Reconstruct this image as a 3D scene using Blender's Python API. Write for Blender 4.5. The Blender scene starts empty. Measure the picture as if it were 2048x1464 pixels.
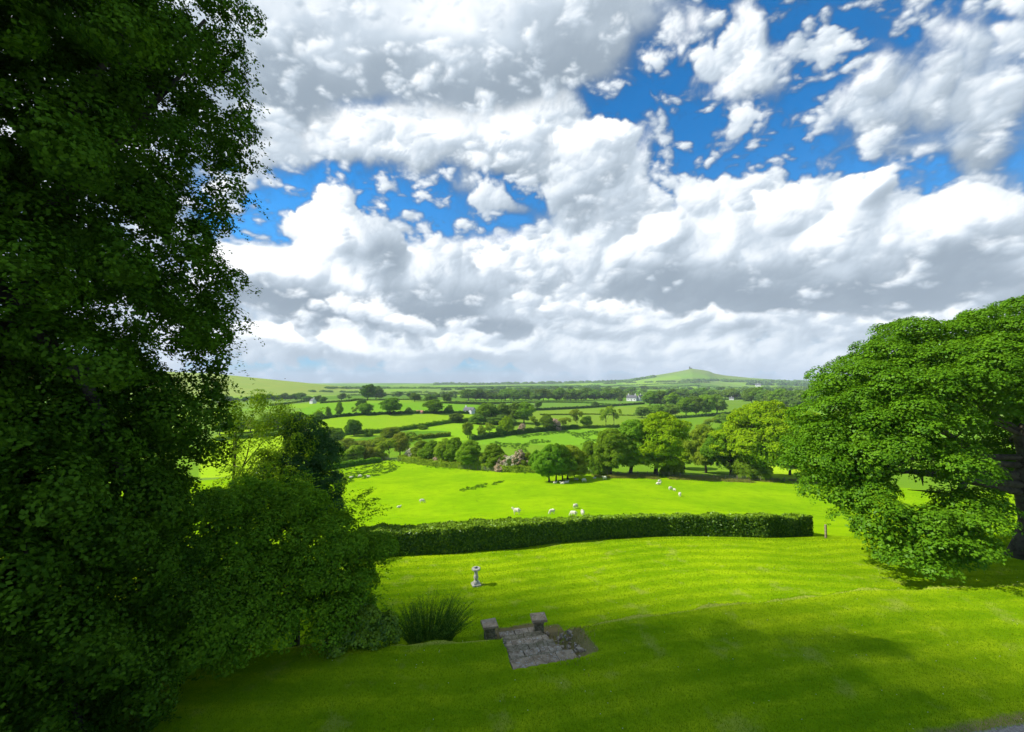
import bpy, bmesh, math, random
import numpy as np
from mathutils import Vector, Matrix, noise as mnoise

# ------------------------------------------------------------------ camera, sky, sun, exposure
SC = bpy.context.scene
COL = SC.collection
FPX, CX, CY, HOR = 800.0, 1024.0, 732.0, 762.0      # focal length and centre in pixels of the 2048 px photograph
PITCH = math.atan((HOR - CY) / FPX)
cam_data = bpy.data.cameras.new('camera')
cam_data.sensor_width = 36.0
cam_data.lens = 36.0 * FPX / 2048.0
cam_data.clip_start = 0.1
cam_data.clip_end = 40000.0
cam = bpy.data.objects.new('camera', cam_data)
COL.objects.link(cam)
cam.location = (0, 0, 0)                            # z = 0 is the height of the upstairs window
cam.rotation_euler = (math.pi / 2 + PITCH, 0, 0)
SC.camera = cam
SC.render.resolution_x, SC.render.resolution_y = 1024, 732
SC.view_settings.view_transform = 'Standard'
SC.view_settings.look = 'None'
SC.view_settings.gamma = 1.0
SC.view_settings.use_curve_mapping = False
SC.view_settings.exposure = 0.55
SC.cycles.max_bounces = 6
SC.cycles.diffuse_bounces = 3
SC.cycles.glossy_bounces = 2
SC.cycles.transmission_bounces = 3
SC.cycles.transparent_max_bounces = 8
SC.cycles.volume_bounces = 0
SC.cycles.caustics_reflective = False
SC.cycles.caustics_refractive = False

SUN_EL = math.radians(44.0)
SUN_AZ = math.radians(-94.0)                        # measured from +Y (the view) towards +X; the sun stands to the left
SUN_DIR = Vector((math.sin(SUN_AZ) * math.cos(SUN_EL), math.cos(SUN_AZ) * math.cos(SUN_EL), math.sin(SUN_EL)))
sun_data = bpy.data.lights.new('sun', 'SUN')
sun_data.energy = 5.0
sun_data.angle = math.radians(0.5)
sun_data.color = (1.0, 0.95, 0.84)
sun = bpy.data.objects.new('sun', sun_data)
COL.objects.link(sun)
sun.rotation_euler = (-SUN_DIR).to_track_quat('-Z', 'Y').to_euler()


def pix_dir(px, py):
    x, u = (px - CX) / FPX, (CY - py) / FPX
    c, s = math.cos(PITCH), math.sin(PITCH)
    return Vector((x, c - u * s, u * c + s)).normalized()


class NT:
    """A small helper that wires shader nodes."""
    def __init__(self, tree):
        self.t = tree
    def n(self, kind, **kw):
        nd = self.t.nodes.new(kind)
        for k, v in kw.items():
            setattr(nd, k, v)
        return nd
    def put(self, sock, v):
        if isinstance(v, bpy.types.NodeSocket):
            self.t.links.new(v, sock)
        elif v is not None:
            sock.default_value = v
    def m(self, op, a, b=None, c=None, clamp=False):
        nd = self.n('ShaderNodeMath', operation=op, use_clamp=clamp)
        self.put(nd.inputs[0], a); self.put(nd.inputs[1], b); self.put(nd.inputs[2], c)
        return nd.outputs[0]
    def mix(self, f, a, b, mode='MIX'):
        nd = self.n('ShaderNodeMix', data_type='RGBA', blend_type=mode)
        self.put(nd.inputs[0], f); self.put(nd.inputs[6], a); self.put(nd.inputs[7], b)
        return nd.outputs[2]
    def xyz(self, x, y, z):
        nd = self.n('ShaderNodeCombineXYZ')
        self.put(nd.inputs[0], x); self.put(nd.inputs[1], y); self.put(nd.inputs[2], z)
        return nd.outputs[0]
    def step(self, v, lo, hi):
        nd = self.n('ShaderNodeMapRange', interpolation_type='SMOOTHSTEP')
        self.put(nd.inputs[0], v); nd.inputs[1].default_value = lo; nd.inputs[2].default_value = hi
        return nd.outputs[0]
    def noise(self, vec, scale, detail=3, rough=0.5, dist=0.0, dim='3D'):
        nd = self.n('ShaderNodeTexNoise', noise_dimensions=dim)
        self.put(nd.inputs['Vector'], vec)
        nd.inputs['Scale'].default_value = scale
        nd.inputs['Detail'].default_value = detail
        nd.inputs['Roughness'].default_value = rough
        nd.inputs['Distortion'].default_value = dist
        return nd


# ---------------------------------------------------------------- the cloud field, worked out once over azimuth and elevation
def pnoise(x, y, seed):
    """2-D gradient noise, about -1..1."""
    xi = np.floor(x).astype(np.int64); yi = np.floor(y).astype(np.int64)
    xf = (x - xi).astype(np.float32); yf = (y - yi).astype(np.float32)
    rs = np.random.RandomState(seed)
    ang = rs.rand(512) * 2 * np.pi
    gx, gy = np.cos(ang).astype(np.float32), np.sin(ang).astype(np.float32)
    def h(a, b):
        return (a * 374761393 + b * 668265263 + ((a * 374761393 + b * 668265263) >> 13) * 1274126177) & 511
    u = xf * xf * xf * (xf * (xf * 6 - 15) + 10); v = yf * yf * yf * (yf * (yf * 6 - 15) + 10)
    def d(dx, dy):
        k = h(xi + dx, yi + dy)
        return gx[k] * (xf - dx) + gy[k] * (yf - dy)
    a = d(0, 0); b = d(1, 0); c = d(0, 1); e = d(1, 1)
    p = a + (b - a) * u; q = c + (e - c) * u
    return (p + (q - p) * v) * 1.5


def fbm(x, y, octv, seed, gain=0.5, billow=False):
    s = 0.0; amp = 1.0; tot = 0.0
    for i in range(octv):
        n = pnoise(x, y, seed + i)
        if billow:
            n = np.abs(n) * 2 - 0.6
        s = s + n * amp; tot += amp; amp *= gain
        x, y = (x * 1.6 + y * 1.2) + 17.3, (-x * 1.2 + y * 1.6) - 9.1
    return s / tot


def sm(v, lo, hi):
    t = np.clip((v - lo) / (hi - lo), 0, 1)
    return t * t * (3 - 2 * t)


def ang_of(px, py):
    x, uu = (px - CX) / FPX, (CY - py) / FPX
    c, s = math.cos(PITCH), math.sin(PITCH)
    X, Y, Z = x, c - uu * s, uu * c + s
    r = math.sqrt(X * X + Y * Y + Z * Z)
    k = 2 * 57.2958 / (1 + Y / r)
    return X / r * k, Z / r * k


def blobs(U, V, lst, p=2.0):
    """Soft elliptical bodies at the places where the photograph shows them: x, y, rx, ry, tilt (degrees), amount."""
    tot = np.zeros(U.shape, np.float32)
    for (px, py, rx, ry, rot, amp) in lst:
        u0, v0 = ang_of(px, py)
        u1, v1 = ang_of(px + 8, py); u2, v2 = ang_of(px, py - 8)
        M = np.array([[(u1 - u0) / 8, (u2 - u0) / 8], [(v1 - v0) / 8, (v2 - v0) / 8]])
        I = np.linalg.inv(M)
        th = math.radians(rot); c, s = math.cos(th), math.sin(th)
        a = I[0, 0] * (U - u0) + I[0, 1] * (V - v0)
        b = I[1, 0] * (U - u0) + I[1, 1] * (V - v0)
        q = ((a * c + b * s) / rx) ** 2 + ((b * c - a * s) / ry) ** 2
        tot += (amp * np.exp(-q ** (p / 2))).astype(np.float32)
    return tot


def blur(a, r):
    """Box blur of radius r samples in both directions."""
    for ax in (0, 1):
        p = np.pad(a, [(r + 1, r) if i == ax else (0, 0) for i in (0, 1)], mode='edge').cumsum(axis=ax, dtype=np.float64)
        n = a.shape[ax]
        hi = np.take(p, np.arange(2 * r + 1, 2 * r + 1 + n), axis=ax); lo = np.take(p, np.arange(0, n), axis=ax)
        a = ((hi - lo) / (2 * r + 1)).astype(np.float32)
    return a


def cumulus(U, V, macro, scale, seed, flat=1.0, soft=0.25, relief=1.0, step=0.5, rough=0.5, warp=0.0, con=1.0):
    """A puffy layer: coverage 0..1 and light 0..1, lit from the upper left."""
    x, y = U / scale, V / scale * flat
    if warp:
        x = x + warp * fbm(x * 0.7 + 3, y * 0.7, 4, seed + 40)
        y = y + warp * fbm(x * 0.7, y * 0.7 + 8, 4, seed + 60)
    b = fbm(x, y, 7, seed, rough, True)
    b2 = fbm(x, y, 4, seed, 0.36, True)
    h = macro + b * relief
    cov = sm(h, 0.0, soft)
    H = np.clip(macro + b2 * relief, -0.3, 3)
    gy, gx = np.gradient(H)
    gx = gx / DSTEP; gy = gy / DSTEP
    k = scale * 0.5
    nx, ny = -gx * k, -gy * k
    nl = (-0.60 * nx + 0.62 * ny + 0.5) / np.sqrt(nx * nx + ny * ny + 1)
    # thickness met on the way to the sun, for the full relief and for the large body
    occ = np.zeros_like(H)
    for i in range(1, 6):
        sx = int(round(i * step * 0.7 / DSTEP)); sy = int(round(i * step * 0.72 / DSTEP))
        sh = np.roll(np.roll(H, sx, 1), -sy, 0)
        occ += np.clip(sh - H * 0.6, 0, 1)
    # bodies turn grey towards their bases and where they are thick
    up = int(round(scale * 0.55 / DSTEP))
    base = np.clip(np.roll(macro, -up, 0) - macro * 0.75, -0.6, 1)
    light = 0.57 + 0.40 * (nl - 0.45) - 0.10 * occ - 0.30 * base + 0.10 * (b - b2 * 0.4)
    soft_ = blur(blur(light, int(0.55 / DSTEP)), int(0.45 / DSTEP))
    light = soft_ * (1 - con * 0.5) + light * con * 0.5
    return cov, 0.62 + (light - 0.6) * (0.7 + 0.5 * con)


def build_sky(W):
    """Coverage (h, w) and cloud colour (h, w, 3) over the front half of the sky, laid out stereographically so that shapes stay true; row 0 is the horizon."""
    global DSTEP
    H = W // 3
    DSTEP = 4 * 57.2958 / W
    a = (np.arange(W) + 0.5) * DSTEP - 2 * 57.2958
    e = (np.arange(H) + 0.5) * DSTEP
    U, V = np.meshgrid(a.astype(np.float32), e.astype(np.float32))
    wx = fbm(U / 9.0, V / 9.0, 7, 5, 0.55); wy = fbm(U / 9.0 + 31, V / 9.0, 7, 15, 0.55)
    Uw, Vw = U + wx * 4.0, V + wy * 3.0
    low = sm(V, 12.0, 0.0)
    out_a = np.zeros(U.shape, np.float32)
    rgb = np.zeros(U.shape + (3,), np.float32)

    def lay(cov, light, dark=(0.31, 0.37, 0.43), white=(1.15, 1.15, 1.14), op=1.0):
        nonlocal out_a, rgb
        t = (0.5 + 0.5 * np.tanh((light - 0.5) * 1.75))[..., None]
        mid = np.array([0.56, 0.635, 0.71])
        dk, wh = np.array(dark), np.array(white)
        c = np.where(t < 0.5, dk + (mid - dk) * (t * 2), mid + (wh - mid) * (t * 2 - 1))
        k = (cov * op)[..., None]
        rgb = rgb * (1 - k) + c * k
        out_a = out_a * (1 - cov * op) + cov * op

    # 1 thin veils and the pale air over the horizon
    veil = fbm(U / 20.0, V / 9.0, 7, 70, 0.6) + blobs(Uw, Vw, VEIL)
    lay(sm(veil, 0.05, 1.1) * 0.75, 0.62 + 0.25 * fbm(U / 8.0, V / 4.0, 5, 75))
    # 2 the broken middle deck
    for (name, scale, flat, soft, relief, step, rough, warp, con, seed) in LAYERS:
        lst, lt = BODY[name]
        mac = blobs(Uw if warp else U + wx * 1.6, Vw if warp else V + wy * 1.3, lst, 2.6)
        cov, li = cumulus(U, V, mac, scale, seed, flat, soft, relief, step, rough, warp, con)
        li = li + blobs(U + wx * 2, V + wy * 2, lt) * 1.1 + 0.26 * fbm(U / 13.0 + seed, V / 7.0, 4, seed + 7)
        lay(cov, li)
    # 3 distance: low clouds lose contrast
    f = (0.55 * sm(V, 9.0, 0.5))[..., None]
    rgb = rgb * (1 - f) + np.array([0.60, 0.69, 0.77]) * f
    out_a = np.maximum(out_a, sm(V, 5.0, 0.0) * 0.9)
    g = rgb.mean(2, keepdims=True)
    rgb = rgb * np.clip(1 + (g - 0.72) * 0.35, 0.8, 1.15) * (1 + (0.8 - np.clip(g, 0, 0.8)) * np.array([-0.10, -0.02, 0.07]))
    return out_a, rgb


VEIL = [(1450, 250, 220, 160, 0, -0.8), (1730, 60, 130, 130, 0, -1.2), (1270, 170, 120, 60, 40, -1.4), (1500, 300, 170, 60, -25, -0.9), (1560, 350, 150, 25, 8, 0.5), (1625, 200, 40, 130, 10, -1.0),
        (500, 372, 120, 28, 0, -0.4), (690, 395, 130, 24, 5, -0.3), (905, 432, 150, 30, -14, -0.6), (1330, 330, 50, 90, 30, 0.4), (1830, 370, 60, 60, 0, -0.6)]
# kind, noise size, flattening, edge softness, relief, light step, roughness, warp, seed
LAYERS = [
    ('deck', 12.0, 1.1, 0.75, 0.62, 0.9, 0.55, 0.22, 0.8, 101),
    ('wisps', 9.0, 1.0, 1.15, 0.75, 0.5, 0.58, 0.3, 0.7, 201),
    ('overcast', 16.0, 1.0, 0.8, 0.30, 1.2, 0.5, 0.15, 0.35, 301),
    ('rows', 5.5, 1.9, 0.25, 0.5, 0.4, 0.5, 0.2, 0.75, 401),
    ('heaps', 8.0, 1.1, 0.16, 0.42, 0.45, 0.5, 0.0, 1.0, 501),
    ('front', 5.0, 1.5, 0.2, 0.35, 0.4, 0.5, 0.0, 0.9, 601),
]
BODY = {
    # broken mid-level cloud filling the middle
    'deck': ([(760, 285, 330, 62, -5, 0.95), (1130, 310, 150, 100, -20, 0.9), (1000, 250, 250, 60, 0, 0.7), (1200, 480, 170, 110, 0, 0.9), (950, 525, 240, 48, 0, 0.9),
              (960, 395, 84, 28, -25, 0.6), (800, 446, 70, 16, -5, 0.6), (760, 402, 46, 14, 0, 0.6), (520, 410, 60, 12, 0, 0.45), (530, 478, 80, 14, -8, 0.6), (700, 405, 210, 38, 0, -0.35), (500, 440, 110, 30, 0, -0.3), (930, 440, 110, 16, -14, -0.5), (1050, 380, 40, 22, -30, -0.5),
              (1700, 560, 500, 140, 0, 1.1), (900, 650, 600, 100, 0, 1.1), (1320, 310, 60, 36, -48, 0.3), (1290, 385, 80, 50, -40, 0.55), (1480, 310, 160, 62, -20, -1.1), (1250, 165, 100, 56, 40, -0.9), (1390, 325, 70, 56, 0, -0.8), (1700, 340, 120, 30, 0, -0.6), (1700, 60, 110, 120, 0, -0.8), (200, 350, 300, 400, 0, 0.8),
              (560, 290, 160, 50, 0, 0.5), (1560, 440, 120, 40, 0, 0.5)],
             [(740, 280, 150, 50, 0, 0.35), (560, 310, 110, 45, -10, 0.25), (1060, 300, 100, 50, 0, 0.1), (1000, 480, 150, 24, 5, 0.35), (1200, 440, 150, 60, 0, -0.2), (1100, 540, 100, 40, 0, 0.2)]),
    'wisps': ([(1495, 55, 55, 62, 0, 1.2), (1475, 155, 95, 56, 12, 1.25), (1372, 60, 38, 60, 0, 0.8), (1560, 110, 60, 22, 40, 0.5), (1370, 225, 30, 50, 10, 0.3), (1440, 320, 140, 70, -20, -1.3), (1650, 80, 50, 150, 10, -1.2), (1260, 150, 100, 70, 30, -1.2), (1760, 40, 70, 70, 0, -1.0), (1600, 240, 34, 70, 0, -1.0), (1290, 210, 110, 70, 30, -0.8), (1860, 350, 60, 40, 0, -0.8),
               (1610, 325, 80, 14, 8, 0.6), (1900, 180, 190, 120, 10, 1.1), (1720, 190, 80, 60, 0, 0.7), (1980, 340, 110, 120, 0, 1.0), (1760, 290, 90, 50, -30, 0.6),
               (1700, 240, 60, 50, 0, 0.3), (1990, 60, 120, 60, 0, 0.6), (1850, 30, 60, 60, 0, 0.5), (1340, 0, 60, 40, 0, 0.4)],
              [(1470, 165, 80, 60, 12, 0.4), (1495, 55, 50, 60, 0, 0.2), (1372, 60, 36, 60, 0, 0.3), (1850, 200, 190, 120, 0, -0.1), (1960, 330, 120, 110, 0, -0.15), (1900, 240, 60, 40, 0, 0.2)]),
    'overcast': ([(700, -40, 330, 190, 0, 1.3), (1120, 20, 230, 130, 20, 1.35), (560, 160, 130, 150, 0, 1.0), (900, 130, 250, 110, 0, 0.9), (200, 100, 300, 300, 0, 1.2)],
                 [(545, 150, 80, 150, 0, -0.30), (1130, 80, 160, 100, 25, -0.28), (745, 120, 40, 80, 20, -0.15), (900, 60, 110, 100, -20, 0.2), (690, 120, 60, 50, 30, 0.25), (1000, 170, 130, 30, 0, 0.0)]),
    'rows': ([(600, 690, 200, 30, 0, 0.9), (1000, 700, 300, 30, 0, 0.7), (1300, 640, 250, 44, 0, 0.8), (1500, 720, 500, 34, 0, 0.7), (1850, 640, 300, 40, 0, 0.8)],
             [(590, 675, 120, 18, -10, 0.6), (730, 700, 110, 20, -14, 0.65), (640, 725, 200, 12, 0, -0.4), (800, 735, 300, 12, 0, -0.2), (1100, 720, 150, 16, 0, -0.2), (970, 704, 40, 9, 0, 0.4), (1280, 600, 120, 24, 0, 0.3),
              (1500, 690, 300, 26, 0, 0.1), (1300, 680, 200, 30, 0, 0.15), (1700, 650, 150, 14, 0, 0.1), (1280, 742, 60, 8, 0, 0.3)]),
    'heaps': ([(660, 470, 62, 66, 0, 1.1), (760, 500, 60, 46, -30, 0.9), (510, 530, 110, 38, -5, 0.9), (650, 570, 170, 50, 0, 1.1), (870, 590, 120, 52, 0, 1.1),
               (1010, 645, 60, 28, 0, 0.8), (1228, 268, 36, 30, 0, 0.8), (1190, 330, 70, 60, 0, 0.75), (1530, 400, 50, 34, 0, 0.8), (1640, 440, 130, 50, 0, 0.9), (1735, 385, 50, 30, 35, 0.9),
               (1840, 460, 120, 60, 0, 0.9), (1960, 440, 90, 55, 0, 0.9), (1400, 400, 40, 30, 0, 0.6), (1330, 470, 40, 34, 0, 0.8), (1290, 540, 130, 60, 0, 0.9), (1450, 500, 110, 80, 0, 0.9), (1700, 540, 300, 70, 0, 1.1)],
              [(645, 470, 50, 66, 0, 0.7), (768, 505, 52, 40, -35, -0.7), (520, 515, 90, 24, -8, 0.45), (690, 570, 80, 30, -10, 0.5), (590, 600, 110, 22, -5, -0.75), (890, 590, 110, 44, 0, -0.5),
               (800, 645, 230, 16, 0, -0.6), (1010, 660, 80, 20, 0, -0.5), (1228, 268, 36, 30, 0, 0.5), (1190, 340, 70, 50, 0, 0.1), (1530, 400, 60, 36, 0, 0.4), (1735, 375, 60, 26, 30, 0.55),
               (1690, 490, 110, 34, 0, 0.45), (1950, 430, 90, 40, 0, 0.4), (1330, 465, 34, 30, 0, 0.4), (1270, 550, 110, 44, 0, -0.35), (1690, 585, 200, 20, 0, -0.28), (1850, 500, 120, 34, 0, -0.1)]),
    'front': ([(740, 625, 130, 20, -12, 0.35), (1060, 610, 30, 20, 0, 0.4), (1480, 410, 20, 20, 0, 0.4)],
              [(740, 615, 130, 20, -12, 0.3)]),
}


def build_world():
    w = bpy.data.worlds.new('World')
    SC.world = w
    w.use_nodes = True
    t = w.node_tree
    t.nodes.clear()
    nt = NT(t)
    out, bg = nt.n('ShaderNodeOutputWorld'), nt.n('ShaderNodeBackground')
    sky = nt.n('ShaderNodeTexSky', sky_type='NISHITA', sun_disc=False, sun_elevation=SUN_EL, sun_rotation=SUN_AZ,
               altitude=200.0, air_density=1.0, dust_density=0.3, ozone_density=2.5)
    cov, rgb = build_sky(2048)
    h_, w_ = cov.shape
    img = bpy.data.images.new('cloud_map', w_, h_, alpha=True, float_buffer=True)
    img.colorspace_settings.name = 'Non-Color'
    img.alpha_mode = 'CHANNEL_PACKED'
    buf = np.concatenate([rgb, cov[..., None]], 2).astype(np.float32)
    img.pixels.foreach_set(buf.ravel())
    img.update()
    tc, sep = nt.n('ShaderNodeTexCoord'), nt.n('ShaderNodeSeparateXYZ')
    t.links.new(tc.outputs['Generated'], sep.inputs[0])
    X, Y, Z = sep.outputs
    den = nt.m('MAXIMUM', nt.m('ADD', Y, 1.0), 0.12)
    su = nt.m('DIVIDE', X, den)
    sv = nt.m('MAXIMUM', nt.m('DIVIDE', Z, den), 0.001)
    tx = nt.n('ShaderNodeTexImage', extension='MIRROR', interpolation='Linear')
    tx.image = img
    nt.put(tx.inputs[0], nt.xyz(nt.m('MULTIPLY_ADD', su, 0.5, 0.5), nt.m('MULTIPLY', sv, 1.5), 0.0))
    CL = nt.n('ShaderNodeVectorMath', operation='SCALE')
    t.links.new(tx.outputs[0], CL.inputs[0]); CL.inputs['Scale'].default_value = CLOUD_GAIN
    blue = nt.mix(1.0, sky.outputs[0], SKY_TINT, 'MULTIPLY')
    blue = nt.mix(nt.m('MULTIPLY', nt.step(Z, 0.55, 0.08), 0.35), blue, (1.7, 3.6, 6.6, 1))
    c = nt.mix(tx.outputs[1], blue, CL.outputs[0])
    t.links.new(c, bg.inputs[0])
    bg.inputs[1].default_value = 0.1
    t.links.new(bg.outputs[0], out.inputs[0])
    w.cycles.sampling_method = 'MANUAL'
    w.cycles.sample_map_resolution = 512


CLOUD_GAIN = 8.3
SKY_TINT = (0.06, 0.86, 1.36, 1)
build_world()


def shade_cloud():
    """A small soft cloud high over the house, out of view, added to dim the sun on the near lawn and the trees by it."""
    bm = bmesh.new()
    bmesh.ops.create_icosphere(bm, subdivisions=5, radius=1.0)
    for v in bm.verts:
        n = mnoise.fractal(v.co * 1.3, 1.0, 2.0, 4)
        v.co = Vector((v.co.x * 42, v.co.y * 19, v.co.z * 20)) * (1 + 0.10 * n)
    me = bpy.data.meshes.new('cloud'); bm.to_mesh(me); bm.free()
    m = bpy.data.materials.new('shade_cloud_vapour'); m.use_nodes = True; m.node_tree.nodes.clear()
    nt = NT(m.node_tree)
    out = nt.n('ShaderNodeOutputMaterial'); v = nt.n('ShaderNodeVolumePrincipled')
    v.inputs['Color'].default_value = (0.97, 0.98, 1, 1); v.inputs['Density'].default_value = 0.10
    m.node_tree.links.new(v.outputs[0], out.inputs['Volume'])
    me.materials.append(m)
    o = bpy.data.objects.new('cloud', me); COL.objects.link(o)
    H = 520.0
    k = (H + 9.2) / SUN_DIR.z
    o.location = Vector((-20.5, 2.4, -9.2)) + SUN_DIR * k  # unseen, set on the sun's path so its shade covers the near lawn
    o['kind'] = 'stuff'; o['label'] = 'unseen soft cloud added to shade the near lawn'


shade_cloud()


# ------------------------------------------------------------------ helpers
def tag(o, label=None, cat=None, group=None, kind=None):
    if label: o['label'] = label
    if cat: o['category'] = cat
    if group: o['group'] = group
    if kind: o['kind'] = kind
    return o


def link(name, me, parent=None):
    o = bpy.data.objects.new(name, me)
    COL.objects.link(o)
    if parent is not None:
        o.parent = parent
    return o


def empty(name, loc, rz=0.0, s=1.0):
    o = bpy.data.objects.new(name, None)
    o.empty_display_size = 0.3
    COL.objects.link(o)
    o.location = loc
    o.rotation_euler = (0, 0, rz)
    o.scale = (s, s, s) if not hasattr(s, '__len__') else s
    return o


def np_mesh(name, V, F, mat, tint=None, smooth=False, col=None):
    """A mesh from numpy arrays: V (n,3), F (m,k) with k = 3 or 4."""
    me = bpy.data.meshes.new(name)
    V = np.ascontiguousarray(V, np.float32); F = np.ascontiguousarray(F, np.int32)
    m, k = F.shape
    me.vertices.add(len(V)); me.vertices.foreach_set('co', V.ravel())
    me.loops.add(m * k); me.loops.foreach_set('vertex_index', F.ravel())
    me.polygons.add(m); me.polygons.foreach_set('loop_start', np.arange(0, m * k, k, dtype=np.int32))
    if smooth:
        me.polygons.foreach_set('use_smooth', np.ones(m, bool))
    me.update(calc_edges=True)
    if tint is not None:
        at = me.attributes.new('tint', 'FLOAT', 'POINT')
        at.data.foreach_set('value', np.ascontiguousarray(tint, np.float32))
    if col is not None:
        at = me.attributes.new('tone', 'FLOAT_COLOR', 'POINT')
        at.data.foreach_set('color', np.ascontiguousarray(col, np.float32).ravel())
    me.materials.append(mat)
    return me


class Geo:
    """Collects quads and triangles and turns them into one mesh."""
    def __init__(self):
        self.v, self.f = [], []
    def add(self, vs, fs):
        b = len(self.v)
        self.v += [tuple(v) for v in vs]
        self.f += [tuple(b + i for i in f) for f in fs]
    def box(self, c, s, rz=0.0, taper=1.0, jit=0.0, rnd=random):
        x, y, z = s[0] / 2, s[1] / 2, s[2] / 2
        vs = []
        for dz, k in ((-z, 1.0), (z, taper)):
            for dx, dy in ((-x, -y), (x, -y), (x, y), (-x, y)):
                p = Vector((dx * k, dy * k, dz))
                if jit: p += Vector([rnd.uniform(-jit, jit) for _ in range(3)])
                p.rotate(Matrix.Rotation(rz, 3, 'Z'))
                vs.append(p + Vector(c))
        self.add(vs, [(3, 2, 1, 0), (4, 5, 6, 7), (0, 1, 5, 4), (1, 2, 6, 5), (2, 3, 7, 6), (3, 0, 4, 7)])
    def lathe(self, prof, n=16, c=(0, 0, 0)):
        rings = []
        vs = [(c[0] + r * math.cos(2 * math.pi * i / n), c[1] + r * math.sin(2 * math.pi * i / n), c[2] + z) for r, z in prof for i in range(n)]
        fs = [(a * n + i, a * n + (i + 1) % n, (a + 1) * n + (i + 1) % n, (a + 1) * n + i) for a in range(len(prof) - 1) for i in range(n)]
        fs += [tuple(range(n))[::-1], tuple((len(prof) - 1) * n + i for i in range(n))]
        self.add(vs, fs)
    def tube(self, pts, rad, n=6):
        pts = [Vector(p) for p in pts]
        vs, fs = [], []
        for i, p in enumerate(pts):
            d = (pts[min(i + 1, len(pts) - 1)] - pts[max(i - 1, 0)]).normalized()
            a = d.cross(Vector((0.31, 0.95, 0.1))).normalized(); b = d.cross(a)
            r = rad[i] if hasattr(rad, '__len__') else rad
            vs += [p + (a * math.cos(2 * math.pi * j / n) + b * math.sin(2 * math.pi * j / n)) * r for j in range(n)]
        for i in range(len(pts) - 1):
            fs += [(i * n + j, i * n + (j + 1) % n, (i + 1) * n + (j + 1) % n, (i + 1) * n + j) for j in range(n)]
        fs.append(tuple((len(pts) - 1) * n + j for j in range(n)))
        fs.append(tuple(range(n))[::-1])
        self.add(vs, fs)
    def mesh(self, name, mat, smooth=False, bevel=0.0):
        me = bpy.data.meshes.new(name)
        me.from_pydata(self.v, [], self.f)
        bm = bmesh.new(); bm.from_mesh(me)
        bmesh.ops.recalc_face_normals(bm, faces=bm.faces)
        if bevel:
            bmesh.ops.bevel(bm, geom=list(bm.edges), offset=bevel, segments=2, affect='EDGES', profile=0.6)
        bm.to_mesh(me); bm.free()
        if smooth:
            me.polygons.foreach_set('use_smooth', [True] * len(me.polygons))
        me.materials.append(mat)
        return me
    def obj(self, name, mat, parent=None, smooth=False, bevel=0.0):
        return link(name, self.mesh(name, mat, smooth, bevel), parent)


# ------------------------------------------------------------------ materials
def new_mat(name):
    m = bpy.data.materials.new(name)
    m.use_nodes = True
    m.node_tree.nodes.clear()
    nt = NT(m.node_tree)
    nt.out = nt.n('ShaderNodeOutputMaterial')
    return m, nt


def leaf_mat(name, dark, light, trans=0.32, gloss=0.0, hue_var=0.5, autumn=None, objvar=0.0):
    """Foliage: a leaf colour running between two greens per leaf, part of the light passing through the leaf."""
    m, nt = new_mat(name)
    at = nt.n('ShaderNodeAttribute', attribute_name='tint')
    f = at.outputs['Fac']
    c = nt.mix(f, (*dark, 1), (*light, 1))
    if autumn:
        c = nt.mix(nt.step(f, autumn[1], autumn[1] + 0.04), c, (*autumn[0], 1))
    if objvar:
        oi = nt.n('ShaderNodeObjectInfo')
        hs = nt.n('ShaderNodeHueSaturation')
        nt.put(hs.inputs['Color'], c)
        nt.put(hs.inputs['Hue'], nt.m('MULTIPLY_ADD', oi.outputs['Random'], 0.03 * objvar, 0.5 - 0.030 * objvar))
        nt.put(hs.inputs['Value'], nt.m('MULTIPLY_ADD', nt.m('FRACT', nt.m('MULTIPLY', oi.outputs['Random'], 7.13)), 0.5 * objvar, 1 - 0.25 * objvar))
        c = hs.outputs[0]
    d, tr = nt.n('ShaderNodeBsdfDiffuse'), nt.n('ShaderNodeBsdfTranslucent')
    nt.put(d.inputs[0], c)
    nt.put(tr.inputs[0], nt.mix(1.0, c, (1.25, 1.1, 0.35, 1), 'MULTIPLY'))
    mx = nt.n('ShaderNodeMixShader'); mx.inputs[0].default_value = trans
    nt.t.links.new(d.outputs[0], mx.inputs[1]); nt.t.links.new(tr.outputs[0], mx.inputs[2])
    res = mx.outputs[0]
    if gloss:
        g = nt.n('ShaderNodeBsdfGlossy'); g.inputs['Roughness'].default_value = 0.42
        g.inputs['Color'].default_value = (0.8, 0.9, 0.8, 1)
        m2 = nt.n('ShaderNodeMixShader'); m2.inputs[0].default_value = gloss
        nt.t.links.new(res, m2.inputs[1]); nt.t.links.new(g.outputs[0], m2.inputs[2])
        res = m2.outputs[0]
    nt.t.links.new(res, nt.out.inputs[0])
    return m


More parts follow.
